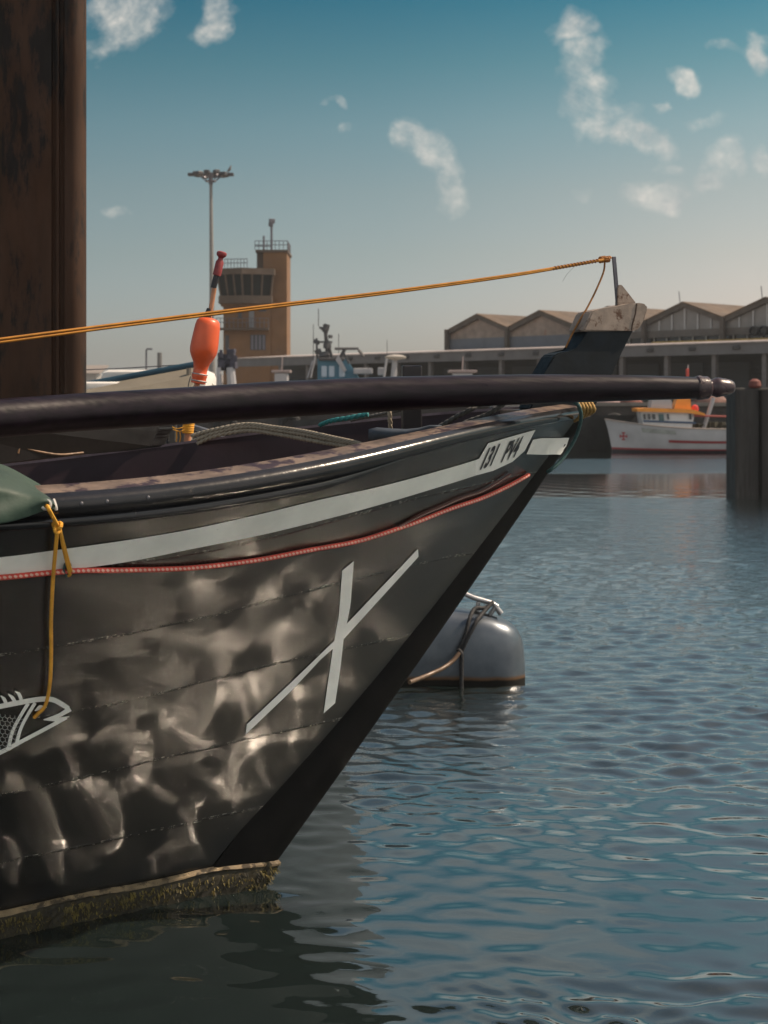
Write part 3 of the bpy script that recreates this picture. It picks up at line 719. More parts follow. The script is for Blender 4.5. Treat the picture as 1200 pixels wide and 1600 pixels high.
M_YEL = rope_mat('yellow_braid', (0.62, 0.27, 0.02), (0.80, 0.44, 0.05), 90)
M_ORL = rope_mat('ochre_line', (0.36, 0.13, 0.010), (0.52, 0.24, 0.02), 110)
M_RED = rope_mat('red_white_braid', (0.62, 0.060, 0.040), (0.72, 0.46, 0.38), 24)
M_GREY = mat('grey_laid_rope', (0.30, 0.26, 0.20), 0.85, var=0.25, vscale=40)
M_DKR = mat('dark_grey_laid_rope', (0.10, 0.10, 0.095), 0.85, var=0.25, vscale=40)
M_TEAL = mat('teal_rope', (0.02, 0.17, 0.18), 0.7, var=0.25, vscale=50)
M_TEALD = mat('dull_green_rope', (0.035, 0.085, 0.085), 0.7, var=0.25, vscale=50)
M_GOLD = mat('tan_lashing', (0.33, 0.20, 0.06), 0.8, var=0.35, vscale=60)
M_BLKR = mat('black_rope', (0.016, 0.016, 0.018), 0.75, var=0.3, vscale=50)

# taut double line from the steel bar aft
KN = P(945, 405, 7.92)
fo = thing('taut_line', 'taut doubled orange-yellow line running aft from the thin steel bar on the stemhead', 'rope', KN)
lo = []
for o_ in (0, 1):
    a = [P(-420, 585 + o_ * 4, 6.05), P(0, 532 - 2.2 + o_ * 5, 6.45), P(200, 506 - 1.8 + o_ * 4.2, 6.75), P(400, 481 - 1.4 + o_ * 3.6, 7.05), P(600, 457.5 - 1.4 + o_ * 3, 7.35), P(800, 430 - 1 + o_ * 2.2, 7.65), P(945, 405 + o_, 7.92)]
    rope([a], 0.0062, 'strand', M_ORL, parent=fo, n=200)
def wraps(c, ax, r, n, pitch, rr):
    ax = Vector(ax).normalized(); u = ax.cross(Vector((0, 0, 1))).normalized() if abs(ax.z) < .9 else ax.cross(Vector((1, 0, 0))).normalized(); v = ax.cross(u)
    return [Vector(c) + ax * (pitch * (i / 16 - n / 2)) + (u * math.cos(2 * math.pi * i / 16) + v * math.sin(2 * math.pi * i / 16)) * r for i in range(int(n * 16) + 1)]
la = (P(945, 405, 7.92) - P(800, 430, 7.65))
rope([wraps(P(899, 413.5, 7.83), la, 0.0085, 14, 0.021, 0)], 0.0028, 'whipping', mat('brown_whipping', (0.20, 0.07, 0.03), .8), parent=fo, n=230, seg=6)
M_KN = mat('dark_orange_knot', (0.30, 0.12, 0.03), 0.8, var=0.4, vscale=60)
rope([wraps(P(941, 405.5, 7.93), la, 0.013, 3, 0.012, 0), wraps(P(950, 405, 7.93), la, 0.012, 2, 0.012, 0), wraps(P(946, 405.5, 7.93), (0.1, .1, 1), 0.014, 2, 0.010, 0)], 0.0062, 'knot', M_KN, parent=fo, n=60, seg=8)
rope([[P(945, 408, 7.93), P(943, 425, 7.93), P(932, 452, 7.90), P(918, 480, 7.86), P(906, 500, 7.83), P(893, 524, 7.80), P(884, 543, 7.78)]], 0.0052, 'tail', mat('ochre_brown_line', (0.22, 0.095, 0.025), 0.8, var=.3, vscale=60), parent=fo, n=60)
rope([[P(898, 416, 7.8), P(893, 421, 7.8), P(885, 430, 7.8), P(879, 440, 7.8)]], 0.0007, 'loose_thread', M_DKR, parent=fo, n=20, seg=4)

# red and white rope rigged along the topside
rp = [(-240, 903), (-100, 902), (0, 899), (110, 889), (200, 887.5), (300, 884), (400, 872), (480, 857), (560, 842), (640, 816), (700, 793), (750, 776), (790, 758), (823, 740)]
redl = rope([[on(x, y, 0.013) for x, y in rp]], 0.0110, 'red_rope', M_RED, 'red and white flecked rope rigged along the black hull just below the white stripe', n=260, seg=10)
rope([[on(x, y, 0.012) for x, y in [(600, 832), (650, 806), (690, 789), (720, 776), (750, 766), (775, 752), (795, 739)]]], 0.006, 'rope_double', rope_mat('dark_red_braid', (0.10, 0.02, 0.018), (0.3, 0.22, 0.19), 42), parent=redl, n=60)
mb = MB(); c = on(104, 881, 0.012); mb.lathe([(0.001, -.012), (.012, -.01), (.016, 0), (.012, .01), (.001, .012)], c, Vector((nX, nY, 0)), 14); mb.build('knob', M_BLK, boat, smooth=True)

# yellow tie rope from the tarpaulin's eyelet
def off_hull(px, py, d_): return on(px, py, d_)
yt0 = on(85, 812, .045)
yt = thing('tarp_tie', 'slack yellow cord knotted at the green cover\'s eyelet and hanging down to the painted fish', 'rope', yt0)
EY = on(72, 812, .05).y - .06                    # eyelet's distance
rope([[P(72, 789, EY - .015), P(75, 793, EY - .04), P(79, 801, EY - .03), yt0 + Vector((0, -.01, .01))], [yt0, on(82, 850, .04), on(79, 900, .03), on(76, 960, .03), on(76, 1010, .03), on(74, 1060, .03), on(68, 1095, .025), on(58, 1112, .012), on(53, 1120, .004)]], 0.0078, 'cord', M_YEL, parent=yt, n=90)
rope([[on(88, 815, .045), on(93, 840, .035), on(99, 865, .03), on(105, 888, .026), on(107, 893, .02), on(103, 895, .02)], [on(89, 815, .04), on(96, 842, .03), on(103, 868, .028), on(108, 886, .026)]], 0.0062, 'loop', M_YEL, parent=yt, n=50)
kn = [Vector((math.sin(a) + 2 * math.sin(2 * a), math.cos(a) - 2 * math.cos(2 * a), -math.sin(3 * a))) for a in [2 * math.pi * i / 24 for i in range(25)]]
rope([[yt0 + Vector((q.x * .0058, q.z * .008 - .005, q.y * .0072)) for q in kn]], 0.0072, 'knot', M_YEL, parent=yt, n=90)
rope([[on(100, 876, .02), on(97, 884, .02), on(100, 892, .02), on(103, 897, .018)]], 0.004, 'green_twine', M_TEALD, parent=yt, n=14)

# green tarpaulin over the rail
cols = []
edge = [(-300, 690, 805), (-200, 700, 812), (-100, 708, 818), (-40, 714, 821), (0, 722, 820), (22, 732, 815), (44, 745, 808), (62, 755, 801), (74, 764, 797), (82, 776, 796), (87, 786, 795)]
mb = MB(); rows = []
def rail_Y(px):
    best = (9e9, 0)
    for i in range(500):
        s_ = .1 + i * .01; p_ = B(s_, bcap(s_) + .14, 0); x_ = CX + F * p_.x / p_.y
        if abs(x_ - px) < best[0]: best = (abs(x_ - px), p_.y)
    return best[1]
for j, (x, yt_, yb) in enumerate(edge):
    Yr = rail_Y(max(x, -300)); row = []
    for i in range(15):
        t_ = i / 14; y_ = yt_ + (yb - yt_) * t_
        lean = 0.34 * max(0, 1 - t_ / .45) ** 1.3 - 0.045
        fold = 0.022 * math.sin(t_ * 7 + j * 0.9) * math.sin(math.pi * t_) + 0.014 * math.sin(x * 0.11 + t_ * 5)
        if j >= len(edge) - 2: fold *= .4
        row.append(P(x, y_, min(Yr, EY + .04 + .0016 * (x - 72) * -1 * -1) - .01 + lean + fold))
    rows.append(row)
mb.grid(rows)
tarp = thing('tarpaulin', 'dull green canvas cover with a brass eyelet draped over the black boat\'s near rail', 'cover', P(40, 800, EY))
M_TARP = mat('green_canvas', (0.018, 0.040, 0.028), 0.7, var=0.25, vscale=3, spot=((0.04, 0.06, 0.04), 0.66, 5), bump=0.35, bscale=6)
to = mb.build('canvas', M_TARP, tarp, smooth=True, ang=80)
md = to.modifiers.new('s', 'SOLIDIFY'); md.thickness = 0.004
md = to.modifiers.new('d', 'SUBSURF'); md.levels = 1; md.render_levels = 1
mb = MB()
def torus(mb, c, ax, R_, r_, n=20, m=8):
    q = Vector((0, 0, 1)).rotation_difference(Vector(ax).normalized()); rows = []
    for i in range(n):
        a = 2 * math.pi * i / n; rows.append([Vector(c) + q @ Vector(((R_ + r_ * math.cos(b)) * math.cos(a), (R_ + r_ * math.cos(b)) * math.sin(a), r_ * math.sin(b))) for b in [2 * math.pi * k / m for k in range(m)]])
    rows.append(rows[0]); mb.grid(rows, closed=True)
torus(mb, P(72, 788.5, EY - .028), (0.25, -1, .1), 0.0165, 0.006)
mb.build('eyelet', mat('brass_eyelet', (0.62, 0.58, 0.52), 0.3, metal=.8), tarp, smooth=True)
mb = MB(); mb.tube(smoothpath([P(84, 781, EY + .06), P(87, 790, EY + .03), P(88, 797, EY + .03)], 8), 0.006, 6); mb.build('hem', mat('pale_hem', (0.5, 0.48, 0.45), .6), tarp, smooth=True)

# ropes and gear inside the bow
gr = thing('grey_rope_bundle', 'three strands of thick grey laid rope sagging from the far rail to the near rail', 'rope', P(440, 670, 7.6))
for k_, (o1, o2) in enumerate(((0, 0), (6, 8), (-4, -9))):
    rope([[P(300, 690 + o2, 8.15), P(335, 677 + o2 * .6, 8.05), P(385, 669 + o1 - 2, 7.95), P(430, 672 + o1, 7.75), P(475, 679 + o1 * 1.2, 7.5), P(520, 688 + o1, 7.25), P(565, 697 + o1 * .6, 7.0), P(600, 712, 6.95)]], 0.0125, 'strand', M_GREY, parent=gr, lobes=3, twist=62, n=330, seg=15, lobe=.26)
rope([[P(500, 664, 8.0), P(520, 657, 7.9), P(545, 653, 7.85), P(575, 647, 7.8)]], 0.014, 'teal_rope', M_TEAL, 'short length of bright teal laid rope lying on the far rail under the spar', lobes=3, twist=62, n=60, seg=15, lobe=.26)
rope([[P(548, 657, 7.98), P(575, 651, 7.9), P(600, 646, 7.86), P(630, 640, 7.8)]], 0.010, 'dark_rope', M_DKR, 'dark grey rope end lying on the far rail beside the teal rope', lobes=3, twist=90, n=60, seg=15, lobe=.26)
rope([[P(609, 635, 7.6), P(609, 650, 7.6), P(610, 666, 7.62), P(611, 684, 7.64)]], 0.0125, 'pale_rope', M_GREY, 'short pale grey rope hanging upright from the spar inside the bow', lobes=3, twist=62, n=60, seg=15, lobe=.26)
lash = thing('dark_lashing', 'pair of thick dark grey ropes slanting from under the spar to the near rail', 'rope', P(720, 655, 7.3))
for a_, b_ in ((0, 0), (46, -9)):
    rope([[P(752 + a_, 628 + b_, 7.25), P(735 + a_, 640 + b_ * .5, 7.2), P(712 + a_, 652 + b_ * .3, 7.25), P(685 + a_, 668 + b_, 7.3), P(668 + a_, 678 + b_, 7.32)]], 0.014, 'strand', M_DKR, parent=lash, lobes=3, twist=58, n=80, seg=15, lobe=.26)
# flat blue-grey strap
mb = MB(); rows = []
for x, y0, y1, Y in ((577, 672, 689, 7.45), (590, 669, 690, 7.4), (612, 671, 690, 7.35), (635, 672, 686, 7.3), (655, 670, 679, 7.25), (672, 666, 670, 7.2), (690, 666, 669, 7.15)):
    rows.append([P(x, y0, Y + .03), P(x, (y0 * 2 + y1) / 3, Y - .01), P(x, (y0 + 2 * y1) / 3, Y - .015), P(x, y1, Y + .01)])
mb.grid(rows); o = mb.build('cloth', mat('blue_grey_cloth', (0.035, 0.045, 0.06), 0.6, var=.3, bump=.3), None, smooth=True, ang=80)
o.modifiers.new('s', 'SOLIDIFY').thickness = 0.006
tag(o, 'dark blue-grey wrung cloth lying inside the near rail below the pale hanging rope', 'cloth')
# lashing round the stem under the spar
gl = thing('stem_lashing', 'several turns of tan cord lashing the spar down at the very tip of the stem', 'rope', P(912, 640, 7.7))
for k_ in range(5):
    x = 903 + k_ * 5.2
    rope([[P(x - 6, 622, 7.62), P(x + 2, 632, 7.56), P(x + 5, 641, 7.55), P(x + 2 - k_ * .8, 652 - k_ * 1.4, 7.60), P(x - 5 - k_, 658 - k_ * 2, 7.66)]], 0.009, 'turn', M_GOLD, parent=gl, lobes=3, twist=110, n=30, seg=10)
rope([[P(897, 627, 7.42), P(904, 634, 7.42), P(908, 648, 7.48), P(906, 664, 7.55), P(900, 682, 7.60), P(889, 702, 7.62), P(876, 720, 7.60), P(862, 733, 7.58), P(856, 737, 7.62)]], 0.0105, 'stem_rope', M_TEALD, 'dark green rope hugging the front edge of the raked stem beside the white stripe', lobes=3, twist=58, n=140, seg=12)

# ------------------------------------------------------------------ marker pole with orange bottle float
def seg_pts(a, b, n=2): return [Vector(a).lerp(Vector(b), i / n) for i in range(n + 1)]
Yb = 8.2
mk = thing('marker_pole', 'wooden pole wearing an orange plastic bottle float with a dark red grip on top', 'pole', P(292, 700, Yb))
mb = MB(); mb.tube([P(290, 712, Yb), P(296, 660, Yb), P(308, 600, Yb), P(316, 560, Yb), P(327, 497, Yb), P(335, 450, Yb)], [.020, .019, .016, .014, .013, .0135], 12)
mb.build('shaft', mat('varnished_pole', (0.42, 0.19, 0.10), 0.4, var=.35, vscale=14), mk, smooth=True)
M_BOT = mat('orange_plastic', (0.62, 0.095, 0.028), 0.38, var=.12, vscale=9, spot=((.30, .05, .03), .70, 12), bump=.1)
axb = (P(326, 497, Yb) - P(309, 600, Yb)).normalized(); sb = Yb / F
mb = MB(); mb.lathe([(r * sb, h * sb) for r, h in [(6, 0), (11.5, 1), (11.5, 10), (12.2, 12), (12.2, 15), (10.8, 17), (11, 24), (13, 33), (18, 42), (21, 49), (21.8, 56), (21.5, 66), (20.5, 80), (19.5, 92), (18, 99), (14, 103), (6, 105)]], P(309.5, 600, Yb), axb, 28)
bo = mb.build('bottle_float', M_BOT, mk, smooth=True, ang=50)
for v in bo.data.vertices:                                # the blow-moulded body is oval
    pass
mb = MB(); torus(mb, P(310.5, 595, Yb), axb, 12.0 * sb, 1.1 * sb); torus(mb, P(312, 584.5, Yb), axb, 12.0 * sb, 1.0 * sb); mb.build('wire_ring', mat('pale_wire', (.45, .42, .40), .4, metal=.5), mk, smooth=True)
mb = MB(); mb.tube(smoothpath([P(298, 588, Yb - .09), P(296, 594, Yb - .09), P(294, 604, Yb - .08)], 8), .003, 6); mb.build('wire_tail', M_STEEL, mk)
mb = MB(); mb.tube(seg_pts(P(323, 502, Yb), P(327.5, 482, Yb)), [.024, .021, .015], 14); mb.build('black_tape', M_BLK, mk, smooth=True)
mb = MB(); mb.tube(seg_pts(P(333.5, 450, Yb), P(339, 428, Yb)), .0165, 14); mb.build('black_sleeve', M_BLK, mk, smooth=True)
M_GRIP = mat('dark_red_rubber', (0.20, 0.022, 0.025), 0.5, var=.25, vscale=30)
mb = MB(); a_, b_ = P(338.5, 431, Yb), P(344.5, 405, Yb); mb.lathe([(r * sb, h * sb) for r, h in [(4, 0), (6.6, 1), (6.4, 22), (4.6, 25), (3.8, 28), (5, 30), (7.4, 32), (8.2, 35), (7.6, 37.5), (5, 39)]], a_, (b_ - a_).normalized(), 18); mb.build('grip', M_GRIP, mk, smooth=True, ang=45)
yl = thing('yellow_lashing', 'bunch of yellow cord wound round the marker pole just above the far rail', 'rope', P(285, 672, Yb))
rope([wraps(P(294, 669, Yb), (0.12, 0, 1), 0.027, 6, 0.0095, 0)], 0.0065, 'turns', M_YEL, parent=yl, n=100, seg=6)
rope([[P(268, 667, Yb - .03), P(277, 670, Yb - .06), P(288, 667, Yb - .06)], [P(270, 671, Yb - .03), P(280, 674, Yb - .06), P(288, 672, Yb - .06)], [P(276, 672, Yb - .02), P(276, 684, Yb - .02), P(275, 690, Yb)], [P(281, 674, Yb - .03), P(282, 684, Yb - .02), P(280, 693, Yb)]], 0.0035, 'ends', M_YEL, parent=yl, n=16, seg=6)
rope([[P(262, 655, Yb), P(263, 672, Yb), P(262, 693, Yb)]], 0.0065, 'thin_rope', M_BLKR, 'thin black cord hanging from the spar beside the yellow lashing', n=12)

# ------------------------------------------------------------------ big steel mooring pile at the left
Yp = 11.5
pl = thing('steel_pile', 'massive brown steel mooring pile with interlocking ribs rising behind the boat out of the frame', 'pile', (P(40, 620, Yp).x, Yp, 0))
sp_ = Yp / F
prof = [(-170, 0.0), (-100, -0.10), (40, -0.12), (80, -0.115), (83, -0.09), (86, -0.09), (88, -0.12), (92, -0.125), (94, -0.10), (99, -0.10), (101, -0.13), (104, -0.135)]
for i in range(13):
    a = R(-100 + i * 15); prof.append((109 + 26 * math.sin(R(min(90, max(0, i * 9)))), -0.135 + 0.24 * (1 - math.cos(R(i * 7.5)))))
prof += [(120, 0.42), (90, 0.60), (-100, 0.62), (-170, 0.5)]
mb = MB(); rows = []
for z in (-1.0, 0, 2.0, 3.5, 6.0, 10.5):
    rows.append([Vector(((x - CX) * sp_ * (1 + y / Yp), Yp + y, z)) for x, y in prof])
mb.grid(rows, closed=True)
def pile_mat():
    m = mat('rusty_brown_pile_paint', (0.040, 0.020, 0.012), 0.75, spec=.2, var=.5, vscale=2.5, spot=((0.013, 0.010, 0.009), .52, 4.5), bump=.35, bscale=14, stretch=(1, 1, .25)); return m
mb.build('pile_shaft', pile_mat(), pl, smooth=True, ang=30)
mb = MB(); rows = []
for i in range(8):
    z_ = H - (563 + i * 6 - H0) / F * Yp; w_ = (1.5, 3, 3, 2.4, 3.4, 3, 2.6, 1)[i] * .9
    rows.append([Vector(((116 + .6 * i - w_ - CX) * sp_, Yp - .135 - .004 + .01, z_)), Vector(((116 + .8 * i + w_ - CX) * sp_, Yp - .12, z_))])
mb.grid(rows); mb.build('paint_scar', mat('pale_scar', (.40, .34, .28), .8, var=.4, vscale=40), pl)

# ------------------------------------------------------------------ far wooden pile at the right
Yq = 35.6
qp = thing('timber_pile', 'dark weathered squared pile standing in the water at the frame\'s right edge', 'pile', (P(1190, 775, Yq).x, Yq, 0))
mb = MB(); x0, x1 = P(1149, 620, Yq).x, P(1228, 620, Yq).x; zt = P(1160, 606, Yq).z
mb.box(((x0 + x1) / 2, Yq + .5, zt / 2 - .5), (x1 - x0, 1.0, zt + 1.0), 0, .05)
mb.build('post', mat('dark_weathered_wood', (0.030, 0.027, 0.025), .8, var=.45, vscale=2, spot=((.07, .05, .04), .66, 3), bump=.6, bscale=5, stretch=(2, 2, .3)), qp)
mb = MB(); mb.box((P(1188, 700, Yq).x, Yq - .03, zt / 2 - .5), (.06, .08, zt + .9), 0, .01); mb.build('fender_batten', M_STEM, qp)
mb = MB(); mb.lathe([(.13, 0), (.16, .05), (.14, .16), (.05, .22)], (P(1181, 606, Yq).x, Yq + .1, zt), seg=12); mb.build('bollard_knob', mat('rust_red', (.14, .04, .03), .7), qp, smooth=True)

# ------------------------------------------------------------------ aluminium pontoon float behind the bow
Yf = 12.2
fl = thing('pontoon_float', 'grey aluminium pontoon float with blunt rounded nose, half hidden behind the black boat\'s stem', 'float', P(760, 1054, Yf))
sf_ = Yf / F; cz = P(700, 1046, Yf).z
secs = [(300, 938), (560, 942), (640, 944), (700, 950), (740, 955), (770, 962), (792, 970), (806, 978), (814, 987), (819, 998), (822, 1010), (823.5, 1026)]
mb = MB(); rows = []
for x, top in secs:
    row = []; xc = (x - CX) * sf_; zt_ = H - (top + 6 - H0) * Yf / F; hw = 0.27 * (1 if x < 780 else max(.42, 1 - ((x - 780) / 44) ** 2 * .6)); zb = -0.28
    for k in range(28):
        a = 2 * math.pi * k / 28; ca, sa = math.cos(a), math.sin(a); ex = .62
        yy_ = hw * math.copysign(abs(ca) ** ex, ca); zz_ = (zt_ + zb) / 2 + (zt_ - zb) / 2 * math.copysign(abs(sa) ** ex, sa)
        row.append(Vector((xc, Yf + .28 + yy_, zz_)))
    rows.append(row)
vs = mb.grid(rows, closed=True); mb.bm.faces.new(vs[-1]); mb.bm.faces.new(vs[0])
def float_mat():
    m = bpy.data.materials.new('brushed_aluminium'); m.use_nodes = True; t = NT(m.node_tree); p = t.n['Principled BSDF']
    g = t.new('ShaderNodeNewGeometry').outputs['Position']; s3 = t.new('ShaderNodeSeparateXYZ'); t.put(s3.inputs[0], g)
    zz_ = t.m('ADD', s3.outputs[2], t.m('MULTIPLY', t.m('SUBTRACT', t.noise(g, 3, 4), .5), .05))
    c = t.ramp(t.noise(g, 4, 4, .6), [(.3, (.065, .08, .10)), (.7, (.11, .128, .15))])
    c = t.mix(t.ramp(zz_, [(.06, 1.0), (.085, 0.0)]), c, (.13, .075, .04))
    c = t.mix(t.ramp(zz_, [(.04, 1.0), (.055, 0.0)]), c, (.012, .011, .009))
    t.put(p.inputs['Base Color'], c); p.inputs['Metallic'].default_value = .55; t.put(p.inputs['Roughness'], t.ramp(zz_, [(.05, .8), (.12, .34)])); return m
mb.build('float_hull', float_mat(), fl, smooth=True, ang=60)
M_AL = mat('cleat_metal', (.30, .30, .31), .35, metal=.7, var=.3, spot=((.12, .09, .08), .66, 30))
cl = mb = MB()
mb.tube([P(722, 926, Yf + .2), P(740, 934, Yf + .2), P(768, 942, Yf + .2), P(778, 948, Yf + .2)], [.022, .022, .022, .018], 10)
mb.tube([P(747, 940, Yf + .2), P(747, 957, Yf + .2)], .02, 10); mb.tube([P(774, 948, Yf + .2), P(765, 961, Yf + .2)], .02, 10)
mb.tube([P(772, 944, Yf + .2), P(783, 959, Yf + .2)], [.02, .026], 10)
mb.build('cleat', M_AL, fl, smooth=True)
mb = MB(); mb.tube([P(736, 956, Yf + .2), P(775, 970, Yf + .2)], [.03, .03], 8); mb.build('cleat_base', mat('black_pad', (.02, .02, .02), .6), fl, smooth=True)
rb = thing('black_mooring_rope', 'black rope looped over the float\'s cleat and trailing down into the water', 'rope', P(740, 960, Yf - .05))
rope([[P(768, 944, Yf + .16), P(757, 950, Yf + .12), P(742, 951, Yf + .08), P(734, 966, Yf + .0), P(729, 985, Yf - .04), P(724, 1000, Yf - .05), P(716, 1016, Yf - .05)],
      [P(770, 941, Yf + .16), P(756, 956, Yf + .08), P(745, 970, Yf - .01), P(737, 985, Yf - .04), P(729, 1000, Yf - .05), P(721, 1018, Yf - .05)],
      [P(715, 1014, Yf - .07), P(721, 1022, Yf - .07), P(721, 1040, Yf - .07), P(721, 1075, Yf - .07)]], 0.019, 'loop', M_BLKR, parent=rb, n=60, lobes=3, twist=50, seg=10)
rope([[P(718, 1020, Yf - .08), P(706, 1034, Yf - .12), P(690, 1045, Yf - .2), P(668, 1055, Yf - .3), P(640, 1066, Yf - .5)]], 0.018, 'wet_tail', mat('wet_brown_rope', (.12, .075, .045), .35, var=.4, vscale=30), parent=rb, n=50)

# ------------------------------------------------------------------ moored boat with a boom tent behind (left)
Yt = 15.0
tb = thing('tented_boat', 'white boat with a beige boom tent edged in dark blue, moored behind the black boat', 'boat', P(200, 690, Yt))
def hullform(mb, p0, p1, beam, zt0, zt1, zb=-0.3, n=16, bluff=.5):
    """simple round-bilged hull from stern p0 to bow p1 (ground points)"""
    p0, p1 = Vector(p0), Vector(p1); ax_ = p1 - p0; nn_ = Vector((-ax_.y, ax_.x, 0)).normalized(); rows = []
    for i in range(n + 1):
        t_ = i / n; wb = beam / 2 * (1 - max(0, (t_ - bluff) / (1 - bluff)) ** 2.2) * (.86 + .14 * min(1, t_ * 4)); zt_ = zt0 + (zt1 - zt0) * t_ ** 2
        row = []
        for (a, b) in ((1, 1), (.97, .6), (.86, .25), (.6, 0), (0, -.1), (-.6, 0), (-.86, .25), (-.97, .6), (-1, 1)):
            rake = .10 * ax_.length * max(0, b) * max(0, t_ - .6) / .4
            row.append(p0 + ax_ * t_ + ax_.normalized() * rake + nn_ * (wb * a) + Vector((0, 0, zb + (zt_ - zb) * max(b, 0) + (b < 0) * -.1)))
        rows.append(row)
    vs = mb.grid(rows); mb.bm.faces.new(vs[0])
    dk = [[r[0] - Vector((0, 0, .12)), r[-1] - Vector((0, 0, .12))] for r in rows]; return dk
mb = MB(); dk = hullform(mb, (-7.5, Yt + 1.4, 0), (-.6, Yt - 0.2, 0), 2.4, 1.35, 1.75)
mb.build('hull', mat('white_gelcoat', (.70, .71, .70), .35, var=.08), tb, smooth=True, ang=50)
mb = MB(); mb.grid(dk); mb.build('deck', mat('pale_deck', (.45, .46, .45), .6, var=.15), tb)
M_TENT = mat('beige_canvas', (.17, .15, .115), .8, var=.15, vscale=2, bump=.3, bscale=5)
mb = MB()
r0, r1_ = P(100, 609, Yt), P(318, 569, Yt)
rg = [r0 + (r1_ - r0) * t_ for t_ in (-1.5, -.5, 0, .5, 1)]
mb.grid([[p + Vector((-.1, -.75, -.34)), p + Vector((0, -.4, -.12)), p, p + Vector((0, .4, -.12)), p + Vector((.1, .75, -.34))] for p in rg])
o = mb.build('tent', M_TENT, tb, smooth=False); o.modifiers.new('s', 'SOLIDIFY').thickness = .02
mb = MB(); mb.tube([p + Vector((0, -.02, .0)) for p in rg], .045, 10); mb.build('tent_ridge', mat('navy_canvas', (.012, .045, .075), .5), tb, smooth=True)
mb = MB(); mb.tube([P(130, 578, Yt), P(200, 575, Yt), P(300, 569, Yt)], .006, 6); mb.build('stay', M_STEEL, tb)
mb = MB()
mb.box(P(250, 604, Yt + .5), (1.1, .9, .34), 0, .08); mb.box(P(165, 612, Yt + .3), (1.6, .9, .20), 0, .06)
mb.build('cabin_top', mat('white_cabin', (.62, .60, .57), .5, var=.1), tb, smooth=True)
for x in (296, 289, 275):
    mb = MB(); mb.tube([P(x, 575 if x > 290 else 600, Yt - .3), P(x, 690, Yt - .3)], .03 if x > 290 else .012, 8); mb.build('stanchion', mat('weathered_post', (.20, .17, .14), .7, var=.3), tb)
mb = MB(); mb.tube(smoothpath([P(292, 664, Yt - 3), P(330, 676, Yt - 3.2), P(360, 690, Yt - 3.3)], 10), .022, 8)
o = mb.build('guard_rail', M_AL, tb, smooth=True)
# white dinghy right behind the far rail
dg = thing('grey_dinghy', 'pale grey flat-topped boat lying close behind the far rail under the spar', 'boat', P(330, 700, 11.0))
mb = MB(); dk = hullform(mb, (-3.6, 11.2, 0), (-0.35, 10.1, 0), 1.7, 1.60, 1.74); mb.build('hull', mat('pale_grey_hull', (.42, .46, .48), .4, var=.15, spot=((.2, .2, .2), .7, 6)), dg, smooth=True, ang=50)
mb = MB(); mb.grid(dk); mb.build('deck', mat('grey_deck', (.34, .38, .39), .6, var=.2), dg)
mb = MB(); pr = [(r[0] + Vector((0, 0, .10))) for r in dk]; mb.tube(pr, .03, 8); mb.tube([(r[1] + Vector((0, 0, .10))) for r in dk], .03, 8); mb.build('gunwale', mat('slate_gunwale', (.20, .22, .25), .5), dg, smooth=True)

# ------------------------------------------------------------------ quay across the basin
QZ = 2.0
uL = Vector((-0.672, 0.741, 0)); uA = Vector((0.741, 0.672, 0))      # along the shed (leftwards) and away from the water
A0 = Vector((26, 100, 0))
qa, qb = Vector((62, 68.5, 0)), Vector((-60, 72.5, 0))
M_CONC = mat('quay_concrete', (0.20, 0.185, 0.165), .85, var=.25, vscale=.6, bump=.4, bscale=3)
M_QW = mat('dark_quay_wall', (0.040, 0.034, 0.031), .85, var=.4, vscale=.8, spot=((.09, .07, .055), .63, 1.2), bump=.5, bscale=2)
mb = MB(); mb.prism([(400, 66, 0), (-60, 72.5, 0), (-420, 180, 0), (-1500, 480, 0), (-1500, 2450, 0), (1500, 2450, 0), (1500, 60, 0)], (0, 0, QZ))
for v in mb.bm.verts: v.co.z = v.co.z if v.co.z > 1 else -2
o = mb.build('quay_ground', M_CONC); struct(o)
mb = MB(); pA, pB = Vector((400, 65.9, 0)), Vector((-60, 72.4, 0)); mb.prism([pA + Vector((0, -.35, -2)), pB + Vector((0, -.35, -2)), pB + Vector((0, .0, -2)), pA + Vector((0, .0, -2))], (0, 0, 3.95)); o = mb.build('quay_wall', M_QW)
tag(o, 'dark stained quay wall across the basin behind the white fishing boat', 'wall')
mb = MB(); mb.prism([pA + Vector((0, -.45, 1.955)), pB + Vector((0, -.45, 1.955)), pB + Vector((0, .25, 1.955)), pA + Vector((0, .25, 1.955))], (0, 0, .17)); mb.build('coping', mat('coping_stone', (.17, .15, .13), .8, var=.3, vscale=1), o)
for i in range(16):
    x = -20 + i * 3.1; mb = MB(); torus(mb, (x, 71.6 - .0141 * (x + 60) - .05 - .25, 1.05), (0, 1, 0), .42, .17, 16, 8)
    if i in (3, 4, 5, 6, 9, 10, 11, 12, 13): 
        t_ = mb.build('tyre_fender', mat('black_rubber', (.012, .012, .012), .8), None, smooth=True); tag(t_, 'black tyre fender hanging on the quay wall ' + {3: 'furthest left, hidden below the spar', 4: 'second from the left end of the row', 5: 'third from the left end of the row', 6: 'fourth from the left end of the row', 9: 'first one left of the white fishing boat', 10: 'just behind the fishing boat\'s bow', 11: 'behind the fishing boat\'s wheelhouse', 12: 'behind the fishing boat\'s gantry', 13: 'furthest right beside the timber pile'}[i], 'tyre', 'tyre fenders along the far quay wall')
    else: mb.bm.free()

